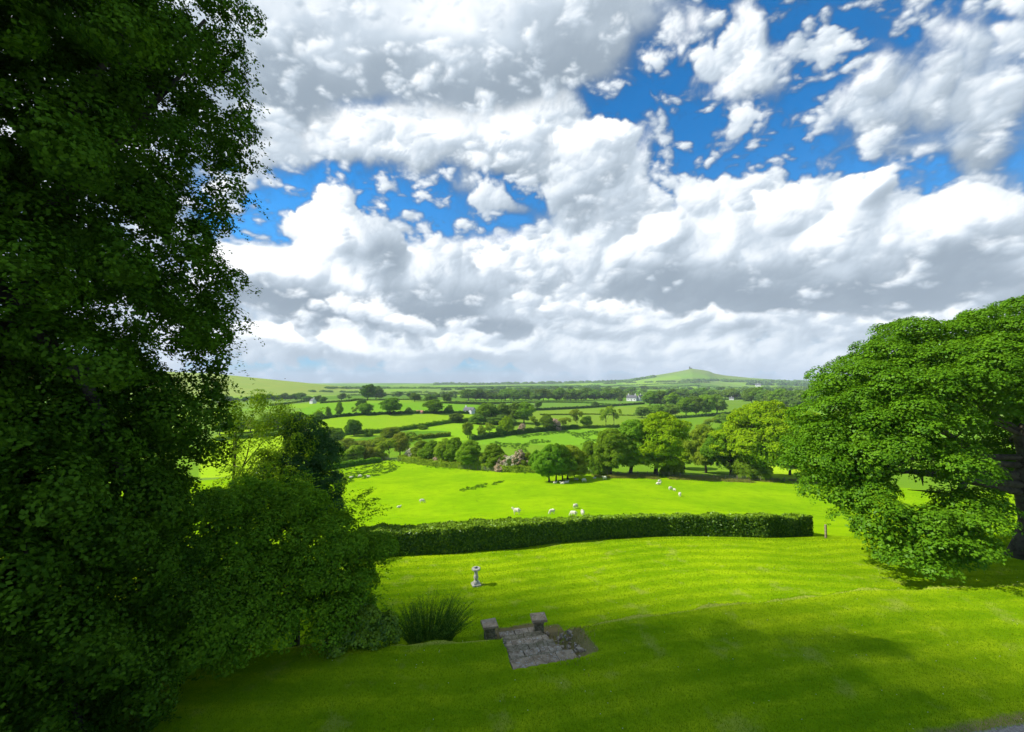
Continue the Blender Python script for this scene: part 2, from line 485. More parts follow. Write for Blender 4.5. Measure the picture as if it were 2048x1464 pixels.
def solid_mat(name, c1, c2, scale=8.0, rough=0.85, bump=0.3, c3=None, detail=6, coord='Object', bscale=None):
    m, nt = new_mat(name)
    tc = nt.n('ShaderNodeTexCoord')
    n = nt.noise(tc.outputs[coord], scale, detail, 0.62)
    c = nt.mix(nt.step(n.outputs[0], 0.35, 0.65), (*c1, 1), (*c2, 1))
    if c3:
        n3 = nt.noise(tc.outputs[coord], scale * 2.7, 4, 0.6)
        c = nt.mix(nt.step(n3.outputs[0], 0.56, 0.66), c, (*c3, 1))
    b = nt.n('ShaderNodeBsdfPrincipled')
    nt.put(b.inputs['Base Color'], c)
    b.inputs['Roughness'].default_value = rough
    b.inputs['Specular IOR Level'].default_value = 0.25
    if bump:
        bp = nt.n('ShaderNodeBump'); bp.inputs['Strength'].default_value = bump; bp.inputs['Distance'].default_value = 0.03
        nb = nt.noise(tc.outputs[coord], bscale or scale * 3, 6, 0.6)
        nt.put(bp.inputs['Height'], nb.outputs[0])
        nt.put(b.inputs['Normal'], bp.outputs[0])
    nt.t.links.new(b.outputs[0], nt.out.inputs[0])
    return m


M = {}
M['bark'] = solid_mat('bark', (0.025, 0.020, 0.013), (0.07, 0.058, 0.042), 3.0, 0.95, 0.8, (0.06, 0.08, 0.03))
M['beech'] = leaf_mat('beech_leaf', (0.020, 0.065, 0.003), (0.095, 0.20, 0.008), 0.24, 0.004)
M['hazel'] = leaf_mat('hazel_leaf', (0.055, 0.155, 0.006), (0.20, 0.38, 0.014), 0.34, 0.004)
M['yew'] = leaf_mat('dark_leaf', (0.015, 0.055, 0.006), (0.05, 0.14, 0.012), 0.2, 0.02)
M['maple'] = leaf_mat('sycamore_leaf', (0.045, 0.14, 0.005), (0.15, 0.31, 0.010), 0.28, 0.006)
M['laurel'] = leaf_mat('hedge_leaf', (0.022, 0.075, 0.004), (0.22, 0.36, 0.010), 0.22, 0.02)
M['lime'] = leaf_mat('lime_leaf', (0.13, 0.27, 0.006), (0.34, 0.48, 0.010), 0.3)
M['green'] = leaf_mat('field_tree_leaf', (0.085, 0.23, 0.014), (0.22, 0.42, 0.024), 0.32, 0.0, objvar=0.8)
M['olive'] = leaf_mat('olive_leaf', (0.13, 0.25, 0.016), (0.29, 0.43, 0.03), 0.32, 0.0, objvar=0.8)
M['russet'] = leaf_mat('russet_leaf', (0.15, 0.24, 0.02), (0.30, 0.38, 0.04), 0.28, 0.0, autumn=((0.30, 0.18, 0.05), 0.86), objvar=0.8)
M['may'] = leaf_mat('may_blossom', (0.07, 0.16, 0.02), (0.16, 0.26, 0.05), 0.28, 0.0, autumn=((0.78, 0.56, 0.50), 0.42))
M['maywhite'] = leaf_mat('white_blossom', (0.08, 0.17, 0.02), (0.2, 0.28, 0.06), 0.28, 0.0, autumn=((0.85, 0.82, 0.72), 0.42))
M['far'] = leaf_mat('far_leaf', (0.065, 0.17, 0.02), (0.17, 0.34, 0.035), 0.28, 0.0, objvar=1.0)
M['reed'] = leaf_mat('broom_stem', (0.04, 0.12, 0.010), (0.14, 0.26, 0.02), 0.2, 0.02)
M['stone'] = solid_mat('weathered_stone', (0.19, 0.14, 0.085), (0.40, 0.33, 0.23), 5.0, 0.95, 0.9, (0.42, 0.41, 0.36))
M['slate'] = solid_mat('slate_slab', (0.20, 0.145, 0.085), (0.37, 0.285, 0.18), 4.0, 0.85, 0.8, (0.38, 0.36, 0.31))
M['mossy'] = solid_mat('mossy_stone', (0.13, 0.11, 0.06), (0.30, 0.25, 0.17), 7.0, 0.95, 0.9, (0.09, 0.13, 0.03))
M['pale'] = solid_mat('pale_stone', (0.36, 0.33, 0.26), (0.60, 0.57, 0.48), 9.0, 0.9, 0.7, (0.28, 0.27, 0.2))
M['bronze'] = solid_mat('bronze', (0.05, 0.09, 0.07), (0.09, 0.14, 0.11), 9.0, 0.5, 0.2)
M['wool'] = solid_mat('wool', (0.50, 0.45, 0.35), (0.72, 0.67, 0.56), 14.0, 1.0, 0.8)
M['face'] = solid_mat('sheep_face', (0.55, 0.48, 0.38), (0.7, 0.64, 0.54), 9.0, 0.9, 0.2)
M['post'] = solid_mat('fence_wood', (0.14, 0.11, 0.07), (0.28, 0.23, 0.16), 6.0, 0.9, 0.6)
M['wire'] = solid_mat('fence_wire', (0.2, 0.2, 0.2), (0.3, 0.3, 0.3), 6.0, 0.6, 0.0)
M['white_wall'] = solid_mat('white_render', (0.58, 0.57, 0.54), (0.68, 0.67, 0.64), 0.6, 0.9, 0.2)
M['slate_roof'] = solid_mat('slate_roof', (0.07, 0.075, 0.085), (0.13, 0.13, 0.14), 1.2, 0.7, 0.3)
M['red_roof'] = solid_mat('clay_roof', (0.28, 0.10, 0.07), (0.36, 0.16, 0.11), 1.0, 0.8, 0.3)
M['glass'] = solid_mat('dark_pane', (0.02, 0.025, 0.03), (0.04, 0.05, 0.06), 1.0, 0.15, 0.0)
M['granite'] = solid_mat('granite', (0.12, 0.115, 0.105), (0.2, 0.19, 0.175), 0.4, 0.95, 0.4)
M['bird'] = solid_mat('feather', (0.02, 0.02, 0.022), (0.04, 0.04, 0.04), 5.0, 0.8, 0.0)

# ------------------------------------------------------------------ the lie of the land
PROF_Y = [0, 16, 28, 34, 45, 61, 75, 90, 112, 130, 160, 200, 300, 400, 550, 750, 1000, 1500, 2200, 3000, 4500, 6500, 9000]
PROF_Z = [-9.6, -10.3, -11.0, -12.3, -15.8, -20.0, -21.6, -22.6, -25.2, -27.0, -29.2, -31.0, -32.5, -32.5, -33.0, -33.0, -34.0, -35.0, -34.0, -31.0, -28.0, -40.0, -60.0]
EDGE_X = [-60, -12, -4.1, -1.2, 2.4, 7.8, 15.2, 24, 60]
EDGE_Y = [15.5, 14.0, 14.4, 14.6, 15.4, 16.7, 18.0, 18.6, 19.5]
MOOR_X = [-6000, -2500, -1500, -986, -747, -650, -567, -480]
MOOR_H = [220, 145, 95, 64, 38, 25, 8, 0]
TOR_X = [400, 770, 1006, 1207, 1404, 1535, 1570, 1667, 1724, 1768, 1864, 2083, 2345, 2900, 4000]
TOR_H = [0, 20, 37, 63, 94, 118, 128, 116, 106, 86, 68, 47, 33, 16, 8]
STEP_A, STEP_B = (1.14, 13.42), (0.24, 16.8)          # middle of the flight of steps, top and foot


def smoothstep(t):
    t = np.clip(t, 0, 1)
    return t * t * (3 - 2 * t)


def land(x, y):
    x = np.asarray(x, float); y = np.asarray(y, float)
    r = np.hypot(x * 0.55, np.maximum(y, 0))
    d = np.where(y > 60, np.minimum(r, y * 1.25), y)
    z = np.interp(d, PROF_Y, PROF_Z)
    far = smoothstep((y - 120) / 500)
    und = (np.sin(x / 97.0 + 1.3 + y / 310.0) * 1.6 + np.sin(y / 83.0 + x / 260.0) * 0.9) * smoothstep((y - 140) / 200) * (1 - 0.5 * far)
    und = und + far * (np.sin(x / 410.0 + y / 900.0) * 3.0 + np.sin(y / 330.0 + x / 1300.0 + 2.0) * 4.0) * smoothstep((y - 500) / 900)
    und = und + smoothstep((y - 2000) / 1500) * (np.sin(x / 900.0 + 0.6) * 6 + np.sin(x / 270.0) * 2.2)
    z = z + und
    z = z + 9.0 * np.exp(-((x + 175) / 120.0) ** 2 - ((y - 470) / 120.0) ** 2)
    z = z + 5.0 * np.exp(-((x + 90) / 120.0) ** 2 - ((y - 330) / 90.0) ** 2)
    z = z + np.interp(x, MOOR_X, MOOR_H) * np.exp(-((y - 1300) / 330.0) ** 2)
    z = z + np.interp(x * 3500.0 / np.maximum(y, 2200), TOR_X, TOR_H) * np.exp(-(np.minimum(y - 3500, 0) / 800.0) ** 2) * np.exp(-(np.maximum(y - 3500, 0) / 1500.0) ** 2)
    # the sheep pasture rises a little to the left and has soft swells
    z = z + smoothstep((y - 34) / 20) * (1 - smoothstep((y - 120) / 40)) * (0.5 * np.sin(x / 14.0 + 0.5) + 0.35 * np.sin(y / 9.0 + x / 21.0))
    # the terrace by the house and its bank
    e = np.interp(x, EDGE_X, EDGE_Y) + 0.10 * np.sin(x * 1.7) + 0.05 * np.sin(x * 4.1)
    up = -9.2 + 0.035 * np.sin(x * 0.7) * np.cos(y * 0.5)
    q_ = np.clip((y - e) / 0.95, 0, 1)
    w = q_ * (1.35 - 0.35 * q_ ** 2)
    z = up * (1 - w) + z * w
    z = z + 0.02 * np.sin(x * 1.1 + y * 0.6) * (y < 28)
    # cutting for the steps
    ax, ay = STEP_A; bx, by = STEP_B
    L = math.hypot(bx - ax, by - ay); ux, uy = (bx - ax) / L, (by - ay) / L
    t = (x - ax) * ux + (y - ay) * uy
    s = (x - ax) * uy - (y - ay) * ux
    hw_r = 1.05 - 0.12 * np.clip(t, 0, 3)
    inside = smoothstep((hw_r + np.where(s > 0, 0.75, 0.22) - np.abs(s)) / np.where(s > 0, 0.75, 0.22)) * smoothstep((t + 0.02) / 0.10) * (1 - smoothstep((t - L - 0.1) / 0.8))
    cut = -9.34 - 1.10 * np.clip(t / L, 0, 1)
    z = np.where(inside > 0, np.minimum(z, z * (1 - inside) + cut * inside), z)
    return z


def land1(x, y):
    return float(land(np.array([x]), np.array([y]))[0])


def spot(px, py, ymin=3.0, ymax=9000.0):
    """The place on the ground seen at a pixel of the 2048 px photograph."""
    d = pix_dir(px, py)
    k = np.exp(np.linspace(math.log(ymin), math.log(ymax), 4000))
    X, Z = d.x / d.y * k, d.z / d.y * k
    below = Z <= land(X, k)
    if not below.any():
        i = int(np.argmin(Z - land(X, k)))
        return Vector((X[i], k[i], land1(X[i], k[i])))
    i = int(np.argmax(below))
    a, b = (k[i - 1] if i else k[0]), k[i]
    for _ in range(20):
        m_ = (a + b) / 2
        if d.z / d.y * m_ <= land1(d.x / d.y * m_, m_): b = m_
        else: a = m_
    return Vector((d.x / d.y * b, b, land1(d.x / d.y * b, b)))


def at(px, y):
    """The place on the ground at depth y in the column of a pixel."""
    x = (px - CX) / FPX * y
    return Vector((x, y, land1(x, y)))


HEDGE_PX = [(700, 1121), (780, 1114), (860, 1110), (930, 1106), (1000, 1100), (1080, 1091), (1150, 1083), (1250, 1076), (1330, 1073), (1420, 1073), (1530, 1076), (1625, 1073)]
HEDGE = [spot(*p) for p in HEDGE_PX]
FIELD_PX = [(300, 975), (560, 948), (690, 932), (780, 921), (850, 930), (930, 938), (1030, 945), (1130, 943), (1230, 950), (1300, 950), (1400, 955), (1500, 960), (1640, 962), (1900, 985)]
FIELD = [spot(*p) for p in FIELD_PX]

# ------------------------------------------------------------------ the ground
def in_poly(X, Y, poly):
    c = np.zeros(X.shape, bool)
    n = len(poly)
    for i in range(n):
        x0, y0 = poly[i]; x1, y1 = poly[(i + 1) % n]
        if y0 == y1: continue
        k = ((y0 > Y) != (y1 > Y)) & (X < (x1 - x0) * (Y - y0) / (y1 - y0) + x0)
        c ^= k
    return c


LIME_G, MID_G, DEEP_G, DULL_G, OLIVE_G = (0.20, 0.36, 0.012), (0.12, 0.25, 0.012), (0.06, 0.16, 0.012), (0.15, 0.24, 0.03), (0.20, 0.24, 0.05)
# each meadow by its corners on the ground (taken from the photograph) and its own grass colour
MEADOWS = [
    ([(600, 870), (640, 838), (700, 832), (905, 827), (960, 830), (945, 843), (815, 858), (700, 880)], (0.19, 0.33, 0.012)),
    ([(560, 832), (640, 806), (860, 806), (960, 810), (940, 824), (700, 831), (600, 840)], (0.13, 0.29, 0.014)),
    ([(815, 861), (900, 848), (1000, 842), (1060, 850), (1000, 870), (940, 880), (800, 885)], (0.19, 0.36, 0.012)),
    ([(690, 905), (700, 880), (815, 862), (900, 862), (860, 885), (800, 895)], (0.09, 0.20, 0.012)),
    ([(940, 885), (1010, 873), (1154, 858), (1212, 855), (1250, 870), (1200, 905), (1040, 905), (960, 898)], (0.15, 0.31, 0.016)),
    ([(1000, 860), (1071, 822), (1205, 816), (1300, 809), (1370, 830), (1290, 852), (1212, 853), (1071, 862)], (0.15, 0.25, 0.02)),
    ([(1000, 803), (1300, 799), (1288, 807), (1205, 813), (1071, 819), (1000, 818)], (0.11, 0.22, 0.025)),
    ([(1351, 837), (1440, 828), (1600, 820), (1600, 870), (1380, 880)], (0.12, 0.24, 0.014)),
    ([(1440, 801), (1560, 801), (1620, 815), (1440, 827)], (0.12, 0.22, 0.02)),
    ([(400, 905), (440, 865), (600, 850), (600, 960), (400, 1000)], (0.26, 0.42, 0.012)),
    ([(1540, 900), (1640, 880), (1640, 960), (1540, 960)], (0.26, 0.42, 0.012)),
]


def pixel_of(X, Y, Z):
    c, s = math.cos(PITCH), math.sin(PITCH)
    f = Y * c + Z * s; u = -Y * s + Z * c
    return CX + FPX * X / f, CY - FPX * u / f


def ground_material():
    m, nt = new_mat('meadow')
    at_ = nt.n('ShaderNodeAttribute', attribute_name='tone')
    geo = nt.n('ShaderNodeNewGeometry')
    P = geo.outputs['Position']
    n1 = nt.noise(P, 0.02, 6, 0.6)
    n2 = nt.noise(P, 0.35, 6, 0.65)
    c = nt.mix(nt.m('MULTIPLY', nt.step(n1.outputs[0], 0.35, 0.68), 0.45), at_.outputs['Color'], nt.mix(1.0, at_.outputs['Color'], (1.35, 1.08, 1.3, 1), 'MULTIPLY'))
    c = nt.mix(nt.m('MULTIPLY', nt.step(n2.outputs[0], 0.45, 0.7), 0.35), c, nt.mix(1.0, c, (0.6, 0.72, 0.8, 1), 'MULTIPLY'))
    b = nt.n('ShaderNodeBsdfPrincipled'); b.inputs['Roughness'].default_value = 1.0; b.inputs['Specular IOR Level'].default_value = 0.0
    nt.put(b.inputs['Base Color'], c)
    nt.t.links.new(b.outputs[0], nt.out.inputs[0])
    return m


def turf_material(name, base, pale, deep, stripes=None, brown=None, scale=1.0, bump=0.5):
    """Mown or grazed turf: broad patches, fine mottling, mower bands running with the edge of the lawn."""
    m, nt = new_mat(name)
    geo = nt.n('ShaderNodeNewGeometry')
    P = geo.outputs['Position']
    big = nt.noise(P, 0.22 * scale, 4, 0.55)
    mid = nt.noise(P, 1.3 * scale, 5, 0.6)
    st = nt.n('ShaderNodeVectorMath', operation='MULTIPLY')
    nt.t.links.new(P, st.inputs[0]); st.inputs[1].default_value = (0.35, 1.0, 1.0)
    streak = nt.noise(st.outputs[0], 3.2 * scale, 5, 0.6)
    fine = nt.noise(P, 16.0 * scale, 5, 0.7)
    c = nt.mix(nt.step(big.outputs[0], 0.36, 0.66), (*base, 1), (*pale, 1))
    c = nt.mix(nt.m('MULTIPLY', nt.step(mid.outputs[0], 0.46, 0.68), 0.4), c, (*deep, 1))
    c = nt.mix(nt.m('MULTIPLY', nt.step(streak.outputs[0], 0.50, 0.66), 0.5), c, nt.mix(1.0, (*pale, 1), (1.12, 1.06, 1.2, 1), 'MULTIPLY'))
    if stripes:
        at_ = nt.n('ShaderNodeAttribute', attribute_name='tint')
        w = nt.m('SINE', nt.m('ADD', nt.m('MULTIPLY', at_.outputs['Fac'], stripes[0]), nt.m('MULTIPLY', mid.outputs[0], 0.8)))
        c = nt.mix(nt.m('MULTIPLY', nt.step(w, -0.5, 0.7), stripes[1]), c, nt.mix(1.0, c, (1.5, 1.28, 1.6, 1), 'MULTIPLY'))
    if stripes:
        worn = nt.noise(P, 0.75 * scale, 5, 0.62)
        c = nt.mix(nt.m('MULTIPLY', nt.step(worn.outputs[0], 0.56, 0.70), 0.38), c, (0.33, 0.33, 0.075, 1))
    if brown:
        at2 = nt.n('ShaderNodeAttribute', attribute_name='tone')
        sep = nt.n('ShaderNodeSeparateColor'); nt.t.links.new(at2.outputs['Color'], sep.inputs[0])
        k = nt.m('ADD', sep.outputs[0], nt.m('MULTIPLY', nt.m('SUBTRACT', mid.outputs[0], 0.5), 0.9))
        c = nt.mix(nt.step(k, 0.35, 0.75), c, (*brown, 1))
        c = nt.mix(nt.m('MULTIPLY', nt.step(sep.outputs[2], 0.15, 0.7), 0.9), c, (0.36, 0.40, 0.06, 1))  # pale lip line: dry grass with the sun it catches painted in
        k2 = nt.m('ADD', sep.outputs[1], nt.m('MULTIPLY', nt.m('SUBTRACT', mid.outputs[0], 0.5), 0.7))
        c = nt.mix(nt.step(k2, 0.4, 0.6), c, nt.mix(nt.step(fine.outputs[0], 0.4, 0.6), (0.17, 0.15, 0.13, 1), (0.30, 0.28, 0.25, 1)))
    c = nt.mix(nt.m('MULTIPLY', nt.step(fine.outputs[0], 0.40, 0.66), 0.42), c, nt.mix(1.0, c, (0.55, 0.66, 0.6, 1), 'MULTIPLY'))
    b = nt.n('ShaderNodeBsdfPrincipled'); b.inputs['Roughness'].default_value = 1.0; b.inputs['Specular IOR Level'].default_value = 0.0
    nt.put(b.inputs['Base Color'], c)
    bp = nt.n('ShaderNodeBump'); bp.inputs['Strength'].default_value = bump; bp.inputs['Distance'].default_value = 0.05
    nt.put(bp.inputs['Height'], nt.m('ADD', fine.outputs[0], mid.outputs[0]))
    nt.put(b.inputs['Normal'], bp.outputs[0])
    nt.t.links.new(b.outputs[0], nt.out.inputs[0])
    return m


HX, HY = [p.x for p in HEDGE], [p.y for p in HEDGE]
FX, FY = [p.x for p in FIELD], [p.y for p in FIELD]


SD = spot(952, 1170)


def build_ground():
    r = [2.6]
    while r[-1] < 12000:
        q = r[-1]
        r.append(q + (0.11 if q < 19 else max(0.11, q * 0.0075)))
    r = np.array(r)
    th = np.radians(np.concatenate([np.arange(-110, -60, 1.0), np.arange(-60, 60, 0.33), np.arange(60, 111, 1.0)]))
    R, T = np.meshgrid(r, th, indexing='ij')
    X, Y = R * np.sin(T), R * np.cos(T)
    Z = land(X, Y)
    # a little earth curvature keeps the far rim below the skyline
    n, k = R.shape
    idx = np.arange(n * k).reshape(n, k)
    F = np.stack([idx[:-1, :-1], idx[:-1, 1:], idx[1:, 1:], idx[1:, :-1]], -1).reshape(-1, 4)[:, ::-1]
    V = np.stack([X, Y, Z], -1).reshape(-1, 3)
    xc = V[F].mean(1)
    hy = np.interp(xc[:, 0], HX, HY)
    fy = np.interp(xc[:, 0], FX, FY)
    e = np.interp(xc[:, 0], EDGE_X, EDGE_Y)
    zone = np.where(xc[:, 1] < e + 1.2, 0, np.where(xc[:, 1] < hy, 1, np.where(xc[:, 1] < fy, 2, 3)))
    # field colours
    PX, PY = pixel_of(V[:, 0], np.maximum(V[:, 1], 1.0), V[:, 2])
    # patchwork: irregular plots with their own grass
    gx = V[:, 0] / 210.0 + 0.35 * np.sin(V[:, 1] / 330.0); gy = V[:, 1] / 300.0 + 0.4 * np.sin(V[:, 0] / 270.0)
    ci, cj = np.floor(gx).astype(int), np.floor(gy).astype(int)
    hsh = (np.sin(ci * 127.1 + cj * 311.7) * 43758.5) % 1.0
    pal = np.array([(0.13, 0.28, 0.014), (0.16, 0.30, 0.016), (0.10, 0.22, 0.014), (0.18, 0.33, 0.016), (0.14, 0.24, 0.03), (0.09, 0.19, 0.014)])
    tone = pal[(hsh * 5.999).astype(int)]
    moor = (V[:, 0] < -470) & (V[:, 1] > 820)
    mix = smoothstep((-V[:, 0] - 480) / 120)[:, None] * (smoothstep((V[:, 1] - 800) / 120) * (1 - smoothstep((V[:, 1] - 1500) / 200)))[:, None]
    moorc = np.array([0.22, 0.30, 0.045])
    tone = tone * (1 - mix) + moorc * mix
    tor = np.exp(-((V[:, 0] - 1600) / 420) ** 2 - ((V[:, 1] - 3450) / 480) ** 2)[:, None]
    tone = tone * (1 - np.clip(tor * 1.6, 0, 1)) + np.array([0.15, 0.23, 0.03]) * np.clip(tor * 1.6, 0, 1)
    for poly, c in MEADOWS:
        k_ = in_poly(PX, PY, poly) & (V[:, 1] > 100)
        tone[k_] = c
    near = V[:, 1] < 190
    rough_c = np.array([0.13, 0.25, 0.015])
    tone[near & ~in_poly(PX, PY, MEADOWS[9][0]) & ~in_poly(PX, PY, MEADOWS[10][0])] = rough_c
    col = np.ones((len(V), 4)); col[:, :3] = tone
    # lawn: bare brown turf round the steps and along the lip of the bank, the gravel in the near corner
    ex = V[:, 1] - np.interp(V[:, 0], EDGE_X, EDGE_Y)
    lip = np.exp(-((ex + 0.0) / 0.14) ** 2) * np.interp(V[:, 0], [-8, -3, -1, 3, 5, 9, 14, 30], [0.8, 0.6, 0.95, 0.95, 0.85, 0.85, 0.85, 0.7])
    ax, ay = STEP_A; bx, by = STEP_B
    L = math.hypot(bx - ax, by - ay); ux, uy = (bx - ax) / L, (by - ay) / L
    t = (V[:, 0] - ax) * ux + (V[:, 1] - ay) * uy
    s = (V[:, 0] - ax) * uy - (V[:, 1] - ay) * ux
    side = smoothstep((s - 0.2) / 0.5) * (1 - smoothstep((s - 1.75) / 0.35)) * smoothstep((t + 0.1) / 0.3) * (1 - smoothstep((t - L) / 0.6))
    side = np.maximum(side, smoothstep((1.12 - np.abs(s)) / 0.2) * smoothstep((t + 0.15) / 0.2) * (1 - smoothstep((t - L - 0.4) / 0.5)))
    side = np.maximum(side, np.exp(-((np.hypot(V[:, 0] - SD.x, V[:, 1] - SD.y) - 0.1) / 0.45) ** 2) * 0.6)
    sid = np.clip(np.maximum(side, lip * np.interp(V[:, 0], [-8, -3, 2.5, 4.5], [0.8, 0.9, 1, 0.0])), 0, 1)
    # gravel drive beyond the bottom right corner
    gd = 10.62 + (V[:, 0] - 10.8) * 0.19 - V[:, 1]
    gv = smoothstep(gd / 0.30 + 0.3)
    sid = np.maximum(sid, smoothstep(gd / 0.7 + 0.9) * 0.8)
    lawn = np.ones((len(V), 4)); lawn[:, 0] = sid; lawn[:, 1] = gv * (V[:, 1] < 12.2); lawn[:, 2] = lip
    # distance to the hedge line gives the mower bands their curve
    band_lo = np.interp(V[:, 0], HX, HY) - V[:, 1]
    band_up = -(ex)
    mats = {
        0: turf_material('upper_turf', (0.15, 0.275, 0.003), (0.235, 0.355, 0.005), (0.095, 0.20, 0.003), (5.2, 0.65), (0.24, 0.20, 0.08)),
        1: turf_material('lower_turf', (0.145, 0.275, 0.003), (0.225, 0.36, 0.004), (0.10, 0.215, 0.003), (5.6, 0.75), (0.20, 0.155, 0.07)),
        2: turf_material('pasture_turf', (0.175, 0.335, 0.003), (0.245, 0.395, 0.004), (0.12, 0.25, 0.004), None, None, 0.42, 0.8),
        3: ground_material()}
    names = {0: 'lawn_terrace', 1: 'lawn', 2: 'field', 3: 'land'}
    for z_ in range(4):
        f = F[zone == z_]
        used, inv = np.unique(f, return_inverse=True)
        f2 = inv.reshape(f.shape)
        tint = (band_up if z_ == 0 else band_lo)[used]
        me = np_mesh(names[z_], V[used], f2, mats[z_], tint=tint, smooth=True, col=(lawn if z_ < 2 else col)[used])
        tag(link(names[z_], me), kind='structure')


build_ground()

# ------------------------------------------------------------------ foliage
def unit(v):
    return v / np.maximum(np.linalg.norm(v, axis=-1, keepdims=True), 1e-9)


def leaves(P, N, size, rs, tint, aspect=0.62, fold=0.18, rand=0.6, droop=0.0):
    """One folded rhombic leaf (two triangles hinged on the midrib) at each point, roughly facing N."""
    n = len(P)
    N = unit(N + rs.normal(0, rand, (n, 3)))
    a = rs.normal(0, 1, (n, 3)); a[:, 2] -= droop
    a = unit(a - (a * N).sum(1, keepdims=True) * N)
    b = np.cross(N, a)
    s = (size * rs.uniform(0.7, 1.3, n))[:, None]
    tip = P + a * s; tail = P - a * s * 0.8
    l = P + b * s * aspect + N * s * fold; r_ = P - b * s * aspect + N * s * fold
    V = np.stack([tail, r_, tip, l], 1).reshape(-1, 3)
    i = np.arange(n)[:, None] * 4
    F = i + np.array([[0, 1, 2, 3]])
    return V, F, np.repeat(tint, 4)


def clumps(C, OUT, rad, per, size, rs, flat=0.55, up=0.5, rand=0.6, droop=0.0, tint0=None, aspect=0.62, jitter=0.25, shell=0.55):
    """Leaf clumps: for every centre C a flattened cap of leaves facing outward and up."""
    n = len(C)
    ax = unit(OUT + np.array([0, 0, up]))
    D = unit(rs.normal(0, 1, (n, per, 3)))
    rr = rs.uniform(shell, 1.0, (n, per, 1)) ** 0.7
    # keep leaves on the outer half of the clump
    dot = (D * ax[:, None, :]).sum(-1, keepdims=True)
    D = np.where(dot < -0.15, D - 2 * dot * ax[:, None, :], D)
    dot = (D * ax[:, None, :]).sum(-1, keepdims=True)
    off = D * rr - ax[:, None, :] * dot * rr * (1 - flat)
    rad_ = (rad if hasattr(rad, '__len__') else np.full(n, rad))
    P = C[:, None, :] + off * rad_[:, None, None]
    P[..., 2] -= droop * rad_[:, None] * (np.hypot(off[..., 0], off[..., 1]) ** 2)
    P = P.reshape(-1, 3)
    N = (D * 0.6 + ax[:, None, :]).reshape(-1, 3)
    t = np.clip(rs.uniform(0, 1, (n, 1)) * 0.55 + rs.uniform(0, 0.45, (n, per)), 0, 1).ravel()
    if tint0 is not None:
        t = np.clip(t * 0.6 + np.repeat(tint0, per) * 0.4, 0, 1)
    return leaves(P, N, size, rs, t, aspect=aspect, rand=rand, droop=droop)


def shell_points(lobes, spacing, rs, thick=0.25, lower=-0.35, cut=True, gap=0.0, gseed=0, gfreq=0.5):
    """Points spread over the outside of a union of ellipsoids; each lobe is (x, y, z, rx, ry, rz)."""
    P, O = [], []
    L = np.array(lobes, float)
    for i, l in enumerate(L):
        area = 4 * math.pi * ((l[3] * l[4] * l[5]) ** (2 / 3.0))
        n = max(6, int(area / spacing ** 2))
        D = unit(rs.normal(0, 1, (n, 3)))
        D = D[D[:, 2] > lower]
        k = 1 - thick * rs.uniform(0, 1, (len(D), 1)) ** 1.5
        p = l[:3] + D * l[3:6] * k
        if cut and len(p):
            q = (((p[:, None, :] - L[None, :, :3]) / L[None, :, 3:6]) ** 2).sum(2)
            q[:, i] = 9
            ok = (q > 0.62).all(1)
            p, D = p[ok], D[ok]
        if gap:
            g = pnoise(p[:, 0] * gfreq + p[:, 2] * gfreq * 0.7, p[:, 1] * gfreq - p[:, 2] * gfreq, gseed)
            ok = g > gap - 1
            p, D = p[ok], D[ok]
        if len(p):
            P.append(p); O.append(unit(D / l[3:6]))
    return np.concatenate(P), np.concatenate(O)


def sublobes(lobes, spacing, r, rs, flat=0.6, lower=-0.5, gap=0.0, gseed=0, gfreq=0.5, thick=0.12, out=0.0):
    """Boughs: smaller rounded masses of leaves standing on the big masses of a crown."""
    P, O = shell_points(lobes, spacing, rs, thick, lower, gap=gap, gseed=gseed, gfreq=gfreq)
    k = r * rs.uniform(0.7, 1.3, len(P))
    P = P + O * k[:, None] * out
    return [(p[0], p[1], p[2], q, q, q * flat) for p, q in zip(P, k)]


def join(parts):
    V, F, T, b = [], [], [], 0
    for v, f, t in parts:
        V.append(v); F.append(f + b); T.append(t); b += len(v)
    return np.concatenate(V), np.concatenate(F), np.concatenate(T)


def trunk_geo(base, top, r, targets, rnd, r2=0.3, wob=0.25, n=8):
    """A flared tapering bole and limbs that bend out to the given points."""
    g = Geo()
    base, top = Vector(base), Vector(top)
    H = (top - base).length
    pts, rad = [], []
    for i in range(8):
        t = i / 7
        p = base.lerp(top, t) + Vector((rnd.uniform(-wob, wob), rnd.uniform(-wob, wob), 0)) * r * (0 if i == 0 else 1.5)
        pts.append(p); rad.append(r * (1.45 if i == 0 else (1.08 if i == 1 else 1)) * (1 - 0.6 * t))
    g.tube(pts, rad, n)
    for q in targets:
        q = Vector(q)
        t = rnd.uniform(0.35, 0.95)
        s = base.lerp(top, t)
        mid = s.lerp(q, 0.5) + Vector((rnd.uniform(-1, 1), rnd.uniform(-1, 1), rnd.uniform(0.0, 1.2))) * (q - s).length * 0.13
        rr = r * (1 - 0.6 * t) * rnd.uniform(0.4, 0.62)
        g.tube([s, s.lerp(mid, 0.5) + Vector((0, 0, 0.02)), mid, mid.lerp(q, 0.55), q], [rr, rr * 0.85, rr * 0.65, rr * 0.42, rr * 0.15], max(4, n - 2))
        for _ in range(3):
            a = mid.lerp(q, rnd.uniform(0.1, 0.8))
            e = a + Vector((rnd.uniform(-1, 1), rnd.uniform(-1, 1), rnd.uniform(-0.2, 0.6))) * (q - s).length * 0.16
            g.tube([a, a.lerp(e, 0.5) + Vector((0, 0, 0.05)), e], [rr * 0.35, rr * 0.22, rr * 0.06], 4)
    return g


